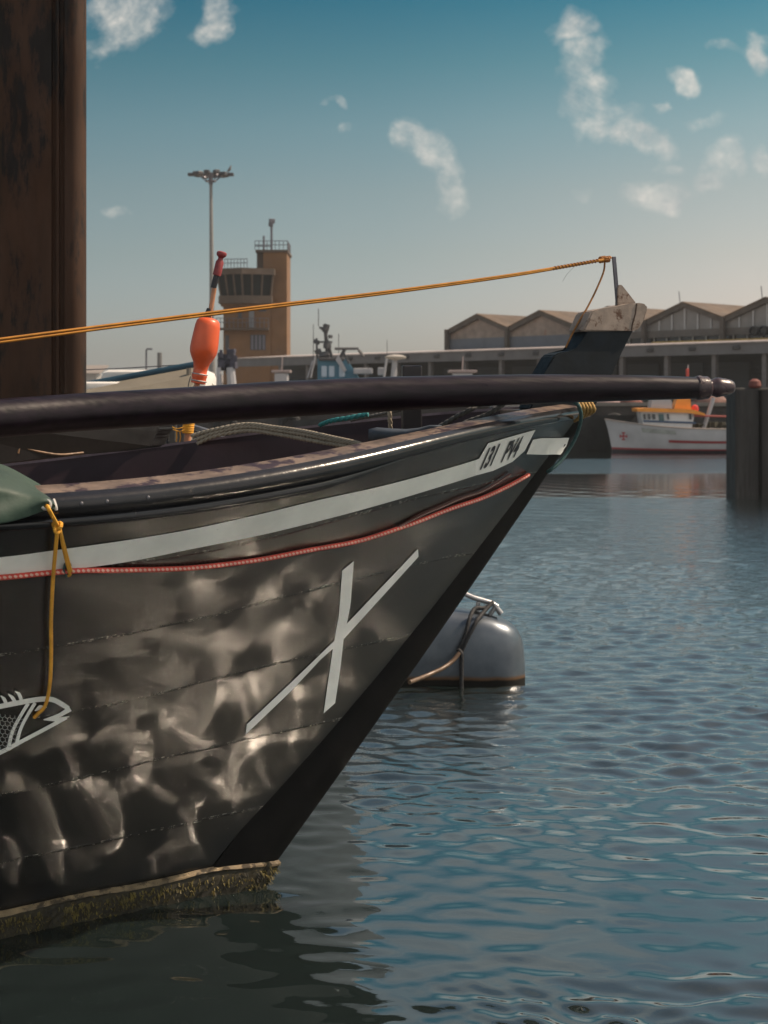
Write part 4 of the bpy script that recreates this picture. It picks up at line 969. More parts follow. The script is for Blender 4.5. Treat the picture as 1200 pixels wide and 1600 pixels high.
# ------------------------------------------------------------------ fish-market shed with saw-toothed gables
def SP(t, back, z): return A0 + uL * t + uA * back + Vector((0, 0, z))
shed = thing('quay_shed', 'long grey quayside shed with a row of low gables above a flat canopy', 'building', SP(20, 8, QZ))
M_FAS = mat('grey_canopy_fascia', (0.115, 0.112, 0.118), .6, var=.12, vscale=.8, spot=((.06, .055, .055), .68, .9))
mb = MB(); mb.prism([SP(-30, -.2, 5.35), SP(60, -.2, 5.35), SP(60, -.2, 6.12), SP(-30, -.2, 6.12)], uA * .3); mb.build('canopy_fascia', M_FAS, shed)
mb = MB(); mb.prism([SP(-30, -.35, 6.12), SP(60, -.35, 6.12), SP(60, 6.2, 6.5), SP(-30, 6.2, 6.5)], (0, 0, .09)); mb.build('canopy_roof', mat('pale_canopy_roof', (.42, .36, .34), .5, var=.2, vscale=.8), shed)
for i in range(14):
    mb = MB(); c = SP(-1.5 + i * 3.7, -.34, 5.80); mb.box(c, (.5, .28, .28), 0, .05); mb.build('flood_lamp', mat('dark_lamp', (.03, .03, .035), .5), shed)
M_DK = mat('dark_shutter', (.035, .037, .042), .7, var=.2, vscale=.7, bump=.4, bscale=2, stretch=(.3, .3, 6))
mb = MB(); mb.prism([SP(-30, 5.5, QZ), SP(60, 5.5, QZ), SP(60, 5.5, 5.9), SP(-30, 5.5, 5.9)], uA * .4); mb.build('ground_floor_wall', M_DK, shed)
for i in range(17):
    mb = MB(); c = SP(-12 + i * 4.1, .3, 3.68); mb.box(c, (.34, .34, 3.35), math.atan2(uL.y, uL.x)); mb.build('canopy_column', mat('column_grey', (.13, .12, .12), .7, var=.2), shed)
for i in range(12):
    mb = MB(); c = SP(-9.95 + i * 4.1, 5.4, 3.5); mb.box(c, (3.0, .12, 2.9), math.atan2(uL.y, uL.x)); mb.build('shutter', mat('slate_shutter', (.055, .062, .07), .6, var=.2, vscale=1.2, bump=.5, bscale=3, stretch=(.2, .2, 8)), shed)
mb = MB(); mb.box(SP(2.2, 5.3, 3.1), (1.9, .1, 1.5), math.atan2(uL.y, uL.x)); mb.build('white_door', mat('door_white', (.42, .42, .42), .6), shed)
# upper storey, bays of 7.3 m
M_GAB = mat('translucent_gable_panels', (0.21, 0.165, 0.135), .5, var=.3, vscale=1.2, spot=((.20, .09, .045), .62, .9))
M_GABW = mat('pale_gable_panels', (0.18, 0.172, 0.165), .5, var=.2, vscale=.8)
M_BAND = mat('blue_grey_cladding', (0.105, 0.118, 0.14), .6, var=.12, vscale=.8, bump=.3, bscale=2)
M_TRIM = mat('brown_roof_edge', (0.070, 0.058, 0.048), .7, var=.3, vscale=1)
M_ROOF = mat('rusty_sheet_roof', (0.085, 0.055, 0.033), .75, var=.35, vscale=.5, spot=((.07, .045, .035), .58, .8), bump=.4, bscale=4)
ZE, ZP_ = 8.28, 9.58
for b_ in range(-4, 5):
    tcn = 4.0 + 7.3 * b_; tl, tr = tcn - 3.65, tcn + 3.65
    near = b_ <= 2
    mb = MB(); mb.prism([SP(tl, 6.3, ZE - .75), SP(tr, 6.3, ZE - .75), SP(tr, 6.3, ZE), SP(tcn, 6.3, ZP_), SP(tl, 6.3, ZE)], uA * .2)
    mb.build('gable_panel', M_GABW if near else M_GAB, shed)
    mb = MB()
    for a_, z0_, c_, z1_ in ((tl - .02, ZE, tcn, ZP_), (tcn, ZP_, tr + .02, ZE)):
        mb.prism([SP(a_, 5.95, z0_ - .36), SP(c_, 5.95, z1_ - .36), SP(c_, 5.95, z1_), SP(a_, 5.95, z0_)], uA * .34)
    mb.build('roof_edge', M_TRIM, shed)
    mb = MB()
    mb.prism([SP(tl, 5.9, ZE), SP(tcn, 5.9, ZP_), SP(tcn, 34, ZP_), SP(tl, 34, ZE)], (0, 0, .1)); mb.prism([SP(tcn, 5.9, ZP_), SP(tr, 5.9, ZE), SP(tr, 34, ZE), SP(tcn, 34, ZP_)], (0, 0, .1))
    mb.build('roof', M_ROOF, shed)
    mb = MB(); 
    if near: mb.prism([SP(tl, 6.22, 7.0), SP(tr, 6.22, 7.0), SP(tr, 6.22, ZE - .75), SP(tl, 6.22, ZE - .75)], uA * .2); mb.build('clad_band', mat('brown_grey_band', (.10, .088, .078), .7, var=.2, vscale=.8), shed)
    else: mb.prism([SP(tl, 6.22, 6.2), SP(tr, 6.22, 6.2), SP(tr, 6.22, ZE - .75), SP(tl, 6.22, ZE - .75)], uA * .2); mb.build('clad_band', M_BAND, shed)
    if near:
        mb = MB(); mb.prism([SP(tl, 6.5, 6.3), SP(tr, 6.5, 6.3), SP(tr, 6.5, 7.05), SP(tl, 6.5, 7.05)], uA * .1); wn = mb.build('window_band', mat('dark_glass', (.02, .022, .026), .15, var=.3, vscale=1), shed)
        for k_ in range(6):
            mb = MB(); c = SP(tl + .6 + k_ * 1.22, 6.4, 6.65); mb.box(c, (.1, .12, .8), math.atan2(uL.y, uL.x)); mb.build('mullion', mat('pale_mullion', (.26, .25, .23), .6), wn)
        for k_ in range(5):
            mb = MB(); tt_ = tcn - 2.4 + k_ * 1.2; zz_ = ZP_ - .42 - abs(tt_ - tcn) / 3.65 * (ZP_ - ZE); mb.box(SP(tt_, 6.2, (7.55 + zz_) / 2), (.08, .1, max(.1, zz_ - 7.55)), math.atan2(uL.y, uL.x)); mb.build('glazing_bar', mat('pale_bar', (.42, .42, .42), .6), shed)
    mb = MB(); mb.box(SP(tr, 5.9, 7.35), (.32, .35, 2.1), math.atan2(uL.y, uL.x)); mb.build('downpipe_box', M_TRIM, shed)
    if b_ in (0, 1): 
        mb = MB(); mb.tube([SP(tcn + .3, 6, ZP_), SP(tcn + .4, 6, ZP_ + .9)], .035, 5); mb.build('aerial', M_STEEL, shed)
mb = MB(); mb.prism([SP(36.9, 6.2, 6.2), SP(36.9, 34, 6.2), SP(36.9, 34, ZE), SP(36.9, 6.2, ZE)], uL * .15); mb.build('end_wall', M_BAND, shed)
mb = MB(); mb.prism([SP(-4, 6.28, 6.3), SP(-4, 30, 6.3), SP(-30, 30, 6.3), SP(-30, 6.28, 6.3)], (0, 0, .6)); mb.build('back_block', M_BAND, shed)
for k_, t_ in enumerate((5.0, 4.2, 2.8, 1.9)):
    mb = MB(); mb.lathe([(.33, 0), (.36, .05), (.36, .25), (.28, .28), (.26, .12), (.02, .10)], SP(t_, 6.1, 7.22), -uA, 16); mb.build('vent_fan', mat('black_fan', (.015, .015, .017), .5), shed, smooth=True, ang=40)
# yellow gutter strip on the canopy roof
mb = MB(); mb.prism([SP(1, 5.6, 6.5), SP(14, 5.6, 6.5), SP(14, 5.6, 6.66), SP(1, 5.6, 6.66)], uA * .1); mb.build('gutter', mat('yellow_gutter', (.40, .26, .07), .6, var=.4, vscale=1.5), shed)

# ------------------------------------------------------------------ control tower
Yw = 155.0; sw_ = Yw / F
def TP(px, py, dy=0.0): v = P(px, py, Yw); return Vector((v.x, Yw + dy, v.z))
tw = thing('control_tower', 'ochre concrete harbour control tower with slanted dark windows under a flat roof', 'tower', (P(398, 620, Yw).x, Yw, QZ))
M_OC = mat('ochre_render', (0.155, 0.078, 0.033), .9, var=.2, vscale=.35, spot=((.12, .06, .03), .6, .5))
M_OCD = mat('brown_concrete', (0.075, 0.052, 0.038), .85, var=.2, vscale=.5)
def tbox(px0, py0, px1, py1, dy, depth, name, M, par=tw, bev=0):
    a = TP(px0, py0); b = TP(px1, py1); mb = MB(); mb.box(((a.x + b.x) / 2, Yw + dy + depth / 2, (a.z + b.z) / 2), (abs(b.x - a.x), depth, abs(a.z - b.z)), 0, bev); return mb.build(name, M, par)
tbox(349, 474, 422, 626, 0, 6.5, 'lower_block', M_OC)
tbox(411, 394, 448, 626, .25, 6.0, 'stair_shaft', M_OC)
tbox(400, 392, 412, 470, .9, 5.0, 'shaft_return', M_OCD)
tbox(399, 390, 450, 394, .1, 6.4, 'shaft_coping', M_OCD)
mb = MB()       # window cab: outward-leaning glazing on two faces
def cab(px, py, dy): v = P(px, py, Yw); return Vector((v.x, Yw + dy, v.z))
bot = [cab(346, 463, -.6), cab(382, 463, -1.6), cab(424, 463, -.6), cab(424, 463, 4.5), cab(346, 463, 4.5)]
top = [cab(341, 431, -1.1), cab(381, 431, -2.3), cab(428, 431, -1.1), cab(428, 431, 5), cab(341, 431, 5)]
mb.grid([bot, top], closed=True); mb.build('cab_glazing', mat('grey_green_glass', (.010, .013, .014), .5, spec=.05, var=.5, vscale=.3), tw)
mb = MB()
for i in range(5):
    j = (i + 1) % 5
    for t_ in ((0, .33, .66) if i in (0, 1) else (0,)):
        mb = MB(); mb.tube([bot[i].lerp(bot[j], t_) + Vector((0, -.06, 0)), top[i].lerp(top[j], t_) + Vector((0, -.06, 0))], .11, 5); mb.build('cab_mullion', M_OCD, tw)
mb = MB(); mb.prism([cab(341, 431, -1.3), cab(381, 431, -2.5), cab(430, 431, -1.3), cab(430, 431, 5), cab(341, 431, 5)], (0, 0, .65)); mb.build('cab_roof', M_OCD, tw)
mb = MB(); mb.prism([cab(343, 475, -1.0), cab(382, 475, -1.9), cab(426, 475, -1.0), cab(426, 475, 4.8), cab(343, 475, 4.8)], (0, 0, .80)); mb.build('cab_floor', M_OCD, tw)
tbox(346, 475, 424, 479, -.6, 5, 'cab_corbel', M_OC)
tbox(340, 513, 421, 516, -1.3, 1.5, 'balcony', M_OCD)
def rail_lines(pts, h, name, n, r=.035, par=tw):
    mb = MB(); 
    for q in (1.0, .55): mb.tube([p + Vector((0, 0, h * q)) for p in pts], r, 4)
    for i in range(len(pts) - 1):
        for k_ in range(n + 1): p = pts[i].lerp(pts[i + 1], k_ / n); mb.tube([p, p + Vector((0, 0, h))], r, 4)
    mb.build(name, M_STEEL, par)
rail_lines([cab(340, 513, -1.3), cab(421, 513, -1.3)], 1.0, 'balcony_railing', 12)
rail_lines([cab(352, 420, -.8), cab(388, 420, -1.2)], .95, 'roof_railing', 7)
rail_lines([cab(398, 390, .2), cab(449, 390, .2), cab(449, 390, 5)], .95, 'top_railing', 8)
for (a, b, c_, d_, M) in ((391, 523, 415, 547, 'w'), (352, 524, 358, 546, 'n'), (372, 485, 378, 497, 'n'), (404, 478, 416, 487, 'g')):
    wn = tbox(a, b, c_, d_, -.06, .2, 'window', mat('window_dark', (.035, .035, .045), .3))
    if M == 'w':
        for k_ in range(4): tbox(a + 2 + k_ * 6, b + 1, a + 4.5 + k_ * 6, d_ - 1, -.12, .1, 'shutter_slat', mat('grey_slat', (.13, .13, .17), .6), wn)
tbox(389, 484, 397, 512, -.06, .2, 'balcony_door', mat('grey_door', (.18, .19, .21), .5)); 
mb = MB(); mb.tube([TP(422, 392, 2), TP(422, 340, 2)], .14, 6); mb.tube([TP(411, 392, 1), TP(411, 367, 1)], .12, 6); mb.tube([TP(398, 383, 1), TP(424, 383, 1)], .06, 5)
mb.build('antenna_mast', M_STEEL, tw)
mb = MB(); mb.box(TP(422.5, 342, 2), (.6, .4, .5), .4, .05); mb.box(TP(421, 348, 2), (.5, .4, .35), 0, .05); mb.build('radar_head', M_STEEL, tw)

# ------------------------------------------------------------------ high floodlight mast with a gull
Ym = 135.0
lm = thing('floodlight_mast', 'tall tapering steel mast with a ring of floodlights at its top beside the control tower', 'light mast', (P(335, 620, Ym).x, Ym, QZ))
mb = MB(); mb.tube([(P(331.5, 620, Ym).x, Ym, QZ), P(331, 450, Ym), P(329.5, 285, Ym)], [.34, .22, .14], 12); mb.build('mast_pole', mat('galvanised_mast', (.17, .165, .16), .6, var=.2), lm, smooth=True)
cM = P(329.5, 273, Ym)
mb = MB(); torus(mb, cM + Vector((0, 0, -.1)), (0, 0, 1), 1.0, .07, 18, 6); torus(mb, cM + Vector((0, 0, -.6)), (0, 0, 1), .45, .06, 14, 6)
for i in range(8):
    a = R(45 * i); mb.tube([cM + Vector((.45 * math.cos(a), .45 * math.sin(a), -.6)), cM + Vector((1.0 * math.cos(a), 1.0 * math.sin(a), -.1))], .045, 5)
mb.tube([cM + Vector((0, 0, -.9)), cM + Vector((0, 0, .2))], .2, 8); mb.build('lamp_ring', M_STEEL, lm)
for i in range(10):
    a = R(36 * i + 10); c = cM + Vector((1.35 * math.cos(a), 1.35 * math.sin(a), .05 * (i % 3))); mb = MB()
    mb.box(c, (.62, .5, .34), a, .06); mb.tube([cM + Vector((.6 * math.cos(a), .6 * math.sin(a), 0)), c], .05, 5); mb.build('floodlight', mat('dark_floodlight', (.045, .045, .05), .5), lm)
for sx_ in (-1, 1):
    mb = MB(); c = cM + Vector((1.8 * sx_, 0, .02)); mb.box(c, (.62, .45, .3), 0, .08); mb.tube([cM, c], .06, 5); mb.build('floodlight', mat('dark_floodlight', (.045, .045, .05), .5), lm)
mb = MB(); c = P(358.5, 266, Ym); mb.tube([c + Vector((-.24, 0, -.16)), c + Vector((-.08, 0, -.02)), c + Vector((.06, 0, .14)), c + Vector((.10, 0, .30)), c + Vector((.13, 0, .40)), c + Vector((.22, 0, .38))], [.03, .11, .13, .08, .075, .012], 8)
mb.tube([c + Vector((0, 0, .0)), c + Vector((0, 0, -.28))], .02, 4)
o = mb.build('gull', mat('gull_grey', (.16, .16, .16), .8), None, smooth=True); tag(o, 'gull perched upright on the right end of the floodlight ring', 'bird')
# street lamps far left
def street(px, py, Y, arm):
    o = thing('street_lamp', 'thin grey street lamp with a curved arm, beyond the tented boat' if arm else 'short thick grey post beyond the tented boat', 'street lamp' if arm else 'post', (P(px, 620, Y).x, Y, QZ))
    mb = MB(); mb.tube([(P(px, 620, Y).x, Y, QZ), P(px, py + 2, Y)], .09 if arm else .20, 8); mb.build('lamp_post', M_STEEL if arm else mat('grey_post', (.13, .13, .13), .7), o)
    if arm: mb = MB(); mb.tube([P(px, py + 3, Y), P(px + 1, py, Y), P(px + 6, py, Y)], .08, 6); mb.box(P(px + 5, py + .5, Y), (.6, .3, .16)); mb.build('lamp_head', M_STEEL, o)
street(228.5, 545, 150, True)
o = thing('mooring_post', 'short thick grey post standing right of the curved street lamp', 'post', (P(249.5, 620, 120).x, 120, QZ)); mb = MB(); mb.tube([(P(249.5, 620, 120).x, 120, QZ), P(249.5, 551, 120)], .2, 8); mb.build('post_shaft', mat('grey_post', (.13, .13, .13), .7), o)
# low buildings / skyline far left
for (x0_, x1_, yt_, Y_, lab) in ((-200, 150, 585, 330, 'pale low warehouse on the horizon, furthest to the left behind the pile'), (150, 345, 600, 360, 'long low grey warehouse on the horizon behind the boom tent')):
    a = P(x0_, yt_, Y_); b = P(x1_, 616, Y_); h_ = a.z - QZ; o = thing('low_warehouse', lab, 'building', ((a.x + b.x) / 2, Y_, QZ))
    mb = MB(); mb.box(((a.x + b.x) / 2, Y_ + 10, QZ + h_ / 2), (b.x - a.x, 20, h_)); mb.build('wall', mat('hazy_wall', (.26, .25, .24), .8, var=.1), o)
    mb = MB(); mb.prism([(a.x - 1, Y_ - 1, QZ + h_), (b.x + 1, Y_ - 1, QZ + h_), (b.x + 1, Y_ + 10, QZ + h_ + 2), (a.x - 1, Y_ + 10, QZ + h_ + 2)], (0, 0, .3)); mb.build('roof', mat('hazy_roof', (.2, .17, .15), .8, var=.1), o)

# ------------------------------------------------------------------ white fishing boat with orange wheelhouse roof
Yc = 64.0; sc_ = Yc / F
fb = thing('fishing_boat', 'white wooden fishing boat with orange wheelhouse roof and red cross on its bow', 'fishing boat', (P(1060, 705, Yc).x, Yc, 0))
def G(px, py, dy=0): v = P(px, py, Yc); return Vector((v.x, Yc + dy, v.z))
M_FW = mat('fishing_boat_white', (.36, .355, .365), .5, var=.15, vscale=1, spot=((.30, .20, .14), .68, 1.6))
hull_rows = []
nS = 26
for i in range(nS + 1):
    t_ = i / nS; xt = 945 + t_ * 330; yt_ = 655 + 14.5 * (1 - (1 - min(1, t_ * 1.9)) ** 2) - 6 * max(0, t_ - .55) / .45
    xb = 957 + t_ * 312
    hw = 1.15 * (1 - (1 - min(1, t_ * 2.2)) ** 2.4) + .03; row = []
    for k_, q in enumerate((0, .3, .6, .82, 1.0)):
        x = xt + (xb - xt) * q ** .8; y = yt_ + (707 - yt_) * q; w2 = hw * (1 - .35 * q ** 2) * (1 if t_ > .15 else (1 - .5 * q * (1 - t_ / .15)))
        row.append((x, y, w2))
    hull_rows.append(row)
mb = MB(); rows = []
for row in hull_rows:
    rows.append([G(x, y, -w2) for x, y, w2 in row] + [G(row[-1][0], 716, 0)] + [G(x, y, w2) for x, y, w2 in row[::-1]])
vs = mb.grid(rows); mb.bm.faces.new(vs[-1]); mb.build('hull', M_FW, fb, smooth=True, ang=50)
def fstrip(i0, i1, q0, q1, name, M, off=.012):
    mb = MB(); rows = []
    for row in hull_rows[i0:i1]:
        r_ = []
        for q in (q0, q1):
            xs = [0, .3, .6, .82, 1.0]; r_.append(G(np.interp(q, xs, [a[0] for a in row]), np.interp(q, xs, [a[1] for a in row]), -np.interp(q, xs, [a[2] for a in row]) - off))
        rows.append(r_)
    mb.grid(rows); mb.build(name, M, fb, smooth=True)
M_FR = mat('fishing_boat_red', (.22, .03, .035), .5, var=.2)
fstrip(7, nS + 1, .50, .60, 'rubbing_strip', M_FR, .03); fstrip(0, nS + 1, .84, .90, 'red_boot_line', M_FR, .02); fstrip(0, nS + 1, .90, 1.0, 'boot_topping', M_BLK, .022)
fstrip(4, 9, .12, .28, 'name_board', mat('faded_grey_board', (.25, .26, .24), .6, var=.3, vscale=3), .015)
mb = MB(); mb.grid([[r[0] + Vector((0, 0, -.06)), r[-1] + Vector((0, 0, -.06))] for r in rows] if False else [[G(r[0][0], r[0][1] + 2, -r[0][2]), G(r[0][0], r[0][1] + 2, r[0][2])] for r in hull_rows]); mb.build('deck', mat('brown_deck', (.16, .10, .07), .7, var=.3), fb)
# gunwale line
mb = MB(); mb.tube([G(r[0][0], r[0][1], -r[0][2]) for r in hull_rows], .035, 6); mb.build('gunwale', mat('rail_rust', (.30, .25, .22), .6), fb)
mb = MB()        # cross mark on the bow
c_ = G(970.5, 681, -.62); mb.box(c_, (.07, .03, .34)); mb.box(c_ + Vector((0, -.004, 0)), (.30, .03, .07)); mb.box(c_ + Vector((0, -.008, .15)), (.15, .02, .05)); mb.box(c_ + Vector((0, -.008, -.15)), (.15, .02, .05)); mb.box(c_ + Vector((.14, -.008, 0)), (.05, .02, .14)); mb.box(c_ + Vector((-.14, -.008, 0)), (.05, .02, .14))
mb.build('cross_emblem', M_FR, fb)
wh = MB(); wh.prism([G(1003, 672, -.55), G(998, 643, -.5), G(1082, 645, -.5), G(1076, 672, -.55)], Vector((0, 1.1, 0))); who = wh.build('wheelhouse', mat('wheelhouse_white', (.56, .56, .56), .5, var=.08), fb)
mb = MB(); mb.prism([G(1002, 659, -.57), G(1001.5, 656, -.57), G(1083, 659, -.57), G(1083, 662, -.57)], Vector((0, .03, 0))); mb.build('blue_line', mat('blue_band', (.03, .07, .14), .5), who)
M_OR = mat('orange_roof_paint', (.72, .27, .03), .5, var=.12, vscale=2)
mb = MB(); mb.prism([G(991, 638, -.7), G(1012, 637, -.7), G(1080, 640, -.7), G(1096, 646, -.7), G(1096, 649, -.7), G(1070, 645, -.7), G(992, 643, -.7)], Vector((0, 1.4, 0))); mb.build('wheelhouse_roof', M_OR, fb)
mb = MB(); mb.prism([G(1050, 641, -.35), G(1056, 622, -.35), G(1076, 622, -.35), G(1078, 642, -.35)], Vector((0, .7, 0))); mb.build('funnel_casing', M_OR, fb)
mb = MB(); mb.prism([G(1014, 638, -.4), G(1016, 624, -.4), G(1046, 624, -.4), G(1048, 638, -.4)], Vector((0, .8, 0))); mb.build('top_screen', mat('grey_screen', (.30, .33, .36), .4), fb)
for a, b, cc in ((1001, 1005, 0), (1008, 1012, 0), (1015, 1020, 0), (1025, 1033, 1), (1038, 1041, 0), (1072, 1076, 0)):
    mb = MB(); y0_, y1_ = 646, (655 if cc == 0 else 657); 
    mb.prism([G(a, y0_ + .5, -.545), G(b, y0_ + .5, -.545), G(b + .8, y1_, -.56), G(a + .8, y1_, -.56)], Vector((0, .03, 0)))
    for v in mb.bm.verts: v.co.y -= .03
    mb.build('window', mat('teal_glass', (.02, .07, .075), .1) if cc else mat('dark_window', (.03, .035, .04), .2), who)
mb = MB(); mb.lathe([(.02, 0), (.12, .03), (.16, .15), (.13, .3), (.02, .36)], G(1086, 645, 0), seg=12); mb.build('red_buoy', mat('red_buoy_plastic', (.5, .04, .03), .5), fb, smooth=True)
mb = MB(); mb.tube([G(1097, 672, -.2), G(1113, 622, -.2)], .09, 8); mb.tube([G(1140, 622, 0), G(1152, 648, 0)], .05, 6); mb.tube([G(1125, 672, 0), G(1152, 650, 0)], .05, 6); mb.build('gantry_leg', mat('gantry_grey', (.32, .33, .35), .5), fb, smooth=True)
mb = MB(); mb.tube([G(1073, 622, 0), G(1075, 570, 0)], .03, 6); mb.tube([G(1060, 622, 0), G(1061, 596, 0)], .03, 6); mb.build('mast', mat('mast_grey', (.35, .3, .3), .5), fb)
mb = MB(); mb.box(G(1074, 582, 0), (.12, .12, .35), 0, .03); mb.build('mast_light', mat('red_light', (.5, .06, .04), .5), fb)
mb = MB(); mb.tube([G(1080, 649, -.6), G(1150, 651, -.6)], .05, 6); mb.build('red_rail', mat('red_rail_paint', (.28, .06, .05), .6), fb)
mb = MB()
for i in range(12): c = G(1082 + i * 5.5, 668 - random.random() * 6, random.uniform(-.4, .4)); mb.box(c, (.22, .25, .2 + .1 * random.random()), random.random())
mb.build('deck_gear', mat('dark_deck_gear', (.05, .045, .03), .8, var=.5, vscale=5), fb)
# dark boat to its left
db = thing('dark_barge', 'black-hulled workboat with bluff bow lying left of the white fishing boat', 'boat', P(900, 705, 66))
mb = MB(); hullform(mb, (-4, 67.0, 0), (P(945, 700, 66).x, 66.0, 0), 2.6, 1.35, 1.60, bluff=.75); mb.build('hull', mat('tarred_hull', (.012, .013, .014), .7, var=.3, vscale=1), db, smooth=True)
mb = MB(); a = P(860, 655, 66.5); mb.box((a.x - 1, 66.8, 1.75), (3.4, 1.4, .5), 0, .08); mb.build('deckhouse', mat('dark_house', (.04, .04, .045), .7), db)
# quay clutter: net heaps, crates behind the fishing boat
def heap(px, py, Y, w_, h_, M, label, name='net_heap', cat='fishing nets'):
    c = P(px, py, Y); mb = MB(); rows = []
    for i in range(9):
        r_ = i / 8; rows.append([Vector((c.x + w_ * math.cos(a) * math.cos(r_ * 1.57) * (1 + .14 * math.sin(3 * a + i)), Y + w_ * .7 * math.sin(a) * math.cos(r_ * 1.57), QZ + h_ * math.sin(r_ * 1.57) * (1 + .15 * math.sin(2 * a + i * 2)))) for a in [2 * math.pi * k_ / 18 for k_ in range(18)]])
    mb.grid(rows, closed=True); o = mb.build(name, M, None, smooth=True); tag(o, label, cat); return o
heap(948, 630, 74, 1.1, .55, mat('pink_net', (.30, .20, .19), .9, var=.3, vscale=4, bump=1, bscale=8), 'low heap of dull pink fishing net on the far quay left of the fishing boat')
heap(1108, 630, 73, .9, .6, mat('brown_net', (.16, .085, .07), .9, var=.4, vscale=4, bump=1, bscale=8), 'heap of reddish brown fishing net on the far quay behind the fishing boat\'s gantry')
heap(985, 636, 72, .6, .4, mat('dark_red_net', (.14, .045, .035), .9, var=.4, vscale=4, bump=1, bscale=8), 'small heap of dark red net on the quay behind the fishing boat\'s bow')

# ------------------------------------------------------------------ blue and white trawler in the distance
Yr = 95.0
tr = thing('blue_trawler', 'blue and white steel trawler with a cluttered radar mast, moored behind the spar', 'trawler', (P(530, 650, Yr).x, Yr, 0))
def T(px, py, dy=0): v = P(px, py, Yr); return Vector((v.x, Yr + dy, v.z))
def tb_(a, b, c_, d_, dep, name, M, par=tr, dy=0): p, q = T(a, b), T(c_, d_); mb = MB(); mb.box(((p.x + q.x) / 2, Yr + dy + dep / 2, (p.z + q.z) / 2), (abs(q.x - p.x), dep, abs(p.z - q.z)), 0, .06); return mb.build(name, M, par)
M_TB = mat('trawler_blue', (.03, .13, .20), .5, var=.2, vscale=1); M_TW = mat('trawler_white', (.30, .30, .32), .5, var=.12, vscale=1); M_TD = mat('trawler_dark', (.05, .05, .055), .6, var=.3, vscale=2)
mb = MB(); mb.prism([T(470, 680, 0), T(480, 606, 0), T(560, 596, 0), T(660, 590, 0), T(640, 680, 0)], Vector((0, 4.5, 0))); mb.build('hull', M_TB, tr)
mb = MB(); mb.prism([T(495, 610, 1), T(495, 560, 1), T(540, 560, 1), T(560, 590, 1), T(600, 600, 1), T(600, 610, 1)], Vector((0, 2.5, 0))); mb.build('deckhouse', M_TB, tr)
tb_(497, 558, 538, 563, 3, 'deckhouse_roof', M_TD, dy=.7)
for i, x in enumerate((501, 513, 529)):
    tb_(x, 571, x + 9, 589, .2, 'window', mat('blue_white_glass', (.35, .42, .5), .2), dy=.88)
mb = MB(); mb.prism([T(524, 562, 0.6), T(528, 553, .6), T(541, 578, .6), T(537, 582, .6)], Vector((0, .6, 0))); mb.build('white_wing', M_TW, tr)
tb_(552, 575, 582, 584, 1.2, 'white_liferaft', M_TW, dy=.3)
tb_(590, 574, 602, 586, 1.2, 'winch_housing', M_TW, dy=.2)
mb = MB(); mb.tube([T(600, 590, 0), T(604, 560, 0)], .0001 + .09, 6); mb.build('stern_post', M_TW, tr)
mb = MB()
for a_, b_, r_ in (((511, 560), (506, 505), .14), ((518, 560), (510, 530), .10), ((497, 556), (513, 553), .3), ((494, 560), (493, 527), .08), ((488, 533), (518, 533), .07), ((497, 510), (513, 512), .08), ((506, 518), (510, 505), .22), ((506, 514), (506, 512), .3), ((515, 527), (515, 522), .16), ((492, 536), (494, 530), .25), ((510, 543), (510, 535), .3), ((497, 552), (494, 545), .25), ((496, 508), (496, 480), .03), ((488, 560), (488, 505), .025), ((528, 552), (528, 520), .025), ((605, 570), (605, 530), .02)):
    mb = MB(); mb.tube([T(*a_, 1.5), T(*b_, 1.5)], r_, 6); mb.build('radar_mast' if r_ < .12 and r_ > .05 else 'aerial' if r_ <= .05 else 'radar_unit', M_TD, tr)
mb = MB(); mb.tube([T(522, 544, 1), T(560, 544, 1)], .09, 5); mb.tube([T(530, 560, 1), T(538, 545, 1)], .12, 5); mb.tube([T(560, 546, 1), T(568, 556, 1)], .10, 5); mb.tube([T(545, 568, 1), T(535, 548, 1)], .07, 5); mb.build('boom', M_TD, tr)
mb = MB(); mb.tube([T(485, 590, .5), T(492, 557, .5)], .06, 5); mb.tube([T(480, 590, .5), T(488, 563, .5)], .05, 5); mb.build('pale_derrick', M_TW, tr)
# small craft: white crane-like tower, workboats
def smallboat(px, Y, w_, label, top=578, lamp=False, Mh=M_TW):
    o = thing('workboat', label, 'workboat', (P(px, 650, Y).x, Y, 0))
    a = P(px, 610, Y); mb = MB(); hullform(mb, (a.x - w_, Y, 0), (a.x + w_, Y, 0), 1.8, 1.5, 2.0); mb.build('hull', mat('workboat_blue', (.05, .10, .14), .5), o)
    z1_ = P(px, top + 8, Y).z; mb = MB(); mb.box((a.x, Y, (1.5 + z1_) / 2), (w_ * .9, 1.3, z1_ - 1.5), 0, .06); mb.build('cabin', Mh, o)
    mb = MB(); mb.box((a.x, Y, z1_ + .1), (w_ * 1.3, 1.5, .16), 0, .03); mb.tube([(a.x, Y, z1_), (a.x + .05, Y, z1_ + 1.0)], .04, 5); mb.build('canopy_roof', mat('pinkish_roof', (.26, .21, .205), .5), o)
    return o
smallboat(440, 92, .9, 'small workboat with pale flat roof just right of the control tower\'s foot', 575)
smallboat(722, 88, 1.3, 'workboat with flat pinkish roof moored behind the spar, left of the stemhead', 575)
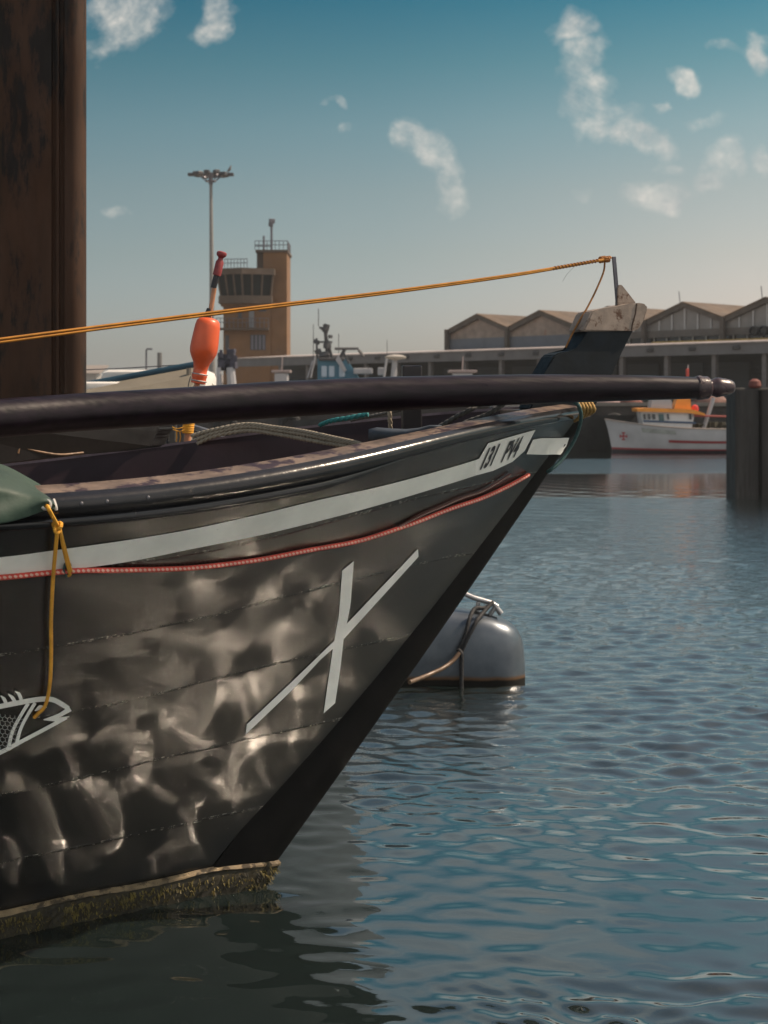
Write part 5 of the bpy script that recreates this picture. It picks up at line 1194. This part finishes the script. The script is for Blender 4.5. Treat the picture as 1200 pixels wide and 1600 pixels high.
o = thing('slipway_crane', 'pale slanted post with a mushroom-shaped lamp top standing left of the boat\'s bitt post', 'post', (P(615, 620, 90).x, 90, QZ))
mb = MB(); mb.tube([P(611, 640, 90), P(617, 562, 90)], [.22, .16], 8); mb.build('leg', M_TW, o); mb = MB(); mb.lathe([(.1, 0), (.62, .12), (.66, .22), (.4, .32), (.1, .36)], P(618, 563, 90), seg=14); mb.build('lamp_hood', mat('cream_hood', (.35, .32, .28), .5), o, smooth=True)
# dark rigged boat at the tower's foot
o = thing('net_boat', 'fishing boat with white uprights and dark bundled gear at the foot of the floodlight mast', 'fishing boat', (P(352, 650, 80).x, 80, 0))
mb = MB(); a = P(352, 640, 80); hullform(mb, (a.x - 2.2, 80, 0), (a.x + 1.6, 80, 0), 2.2, 1.7, 2.3); mb.build('hull', mat('navy_hull', (.02, .03, .05), .5), o)
mb = MB(); mb.tube([P(364, 620, 80), P(360, 574, 80)], [.28, .22], 8); mb.tube([P(343, 620, 80), P(342, 574, 80)], [.16, .12], 8); mb.build('upright', M_TW, o)
mb = MB()
for i in range(26): mb.box(P(340 + random.random() * 26, 545 + random.random() * 30 + (8 if i % 2 else 0), 80 + random.random()), (.3 * random.random() + .14,) * 3, random.random() * 3, .02)
mb.build('gear_bundle', mat('dark_purple_gear', (.035, .035, .055), .8, var=.6, vscale=5), o)

# ------------------------------------------------------------------ the air over the harbour
mb = MB(); mb.box((0, 1240, 11.5), (3200, 2700, 31)); hz = mb.build('haze', None); hz['kind'] = 'stuff'
hm = bpy.data.materials.new('harbour_air'); hm.use_nodes = True; t = NT(hm.node_tree)
for nd in list(t.n):
    if nd.type == 'BSDF_PRINCIPLED': t.n.remove(nd)
pv = t.new('ShaderNodeVolumePrincipled'); pv.inputs['Color'].default_value = (.86, .88, .90, 1); pv.inputs['Density'].default_value = 0.00028; pv.inputs['Anisotropy'].default_value = 0.0
t.l.new(pv.outputs[0], [n for n in t.n if n.type == 'OUTPUT_MATERIAL'][0].inputs['Volume']); hz.data.materials.append(hm)
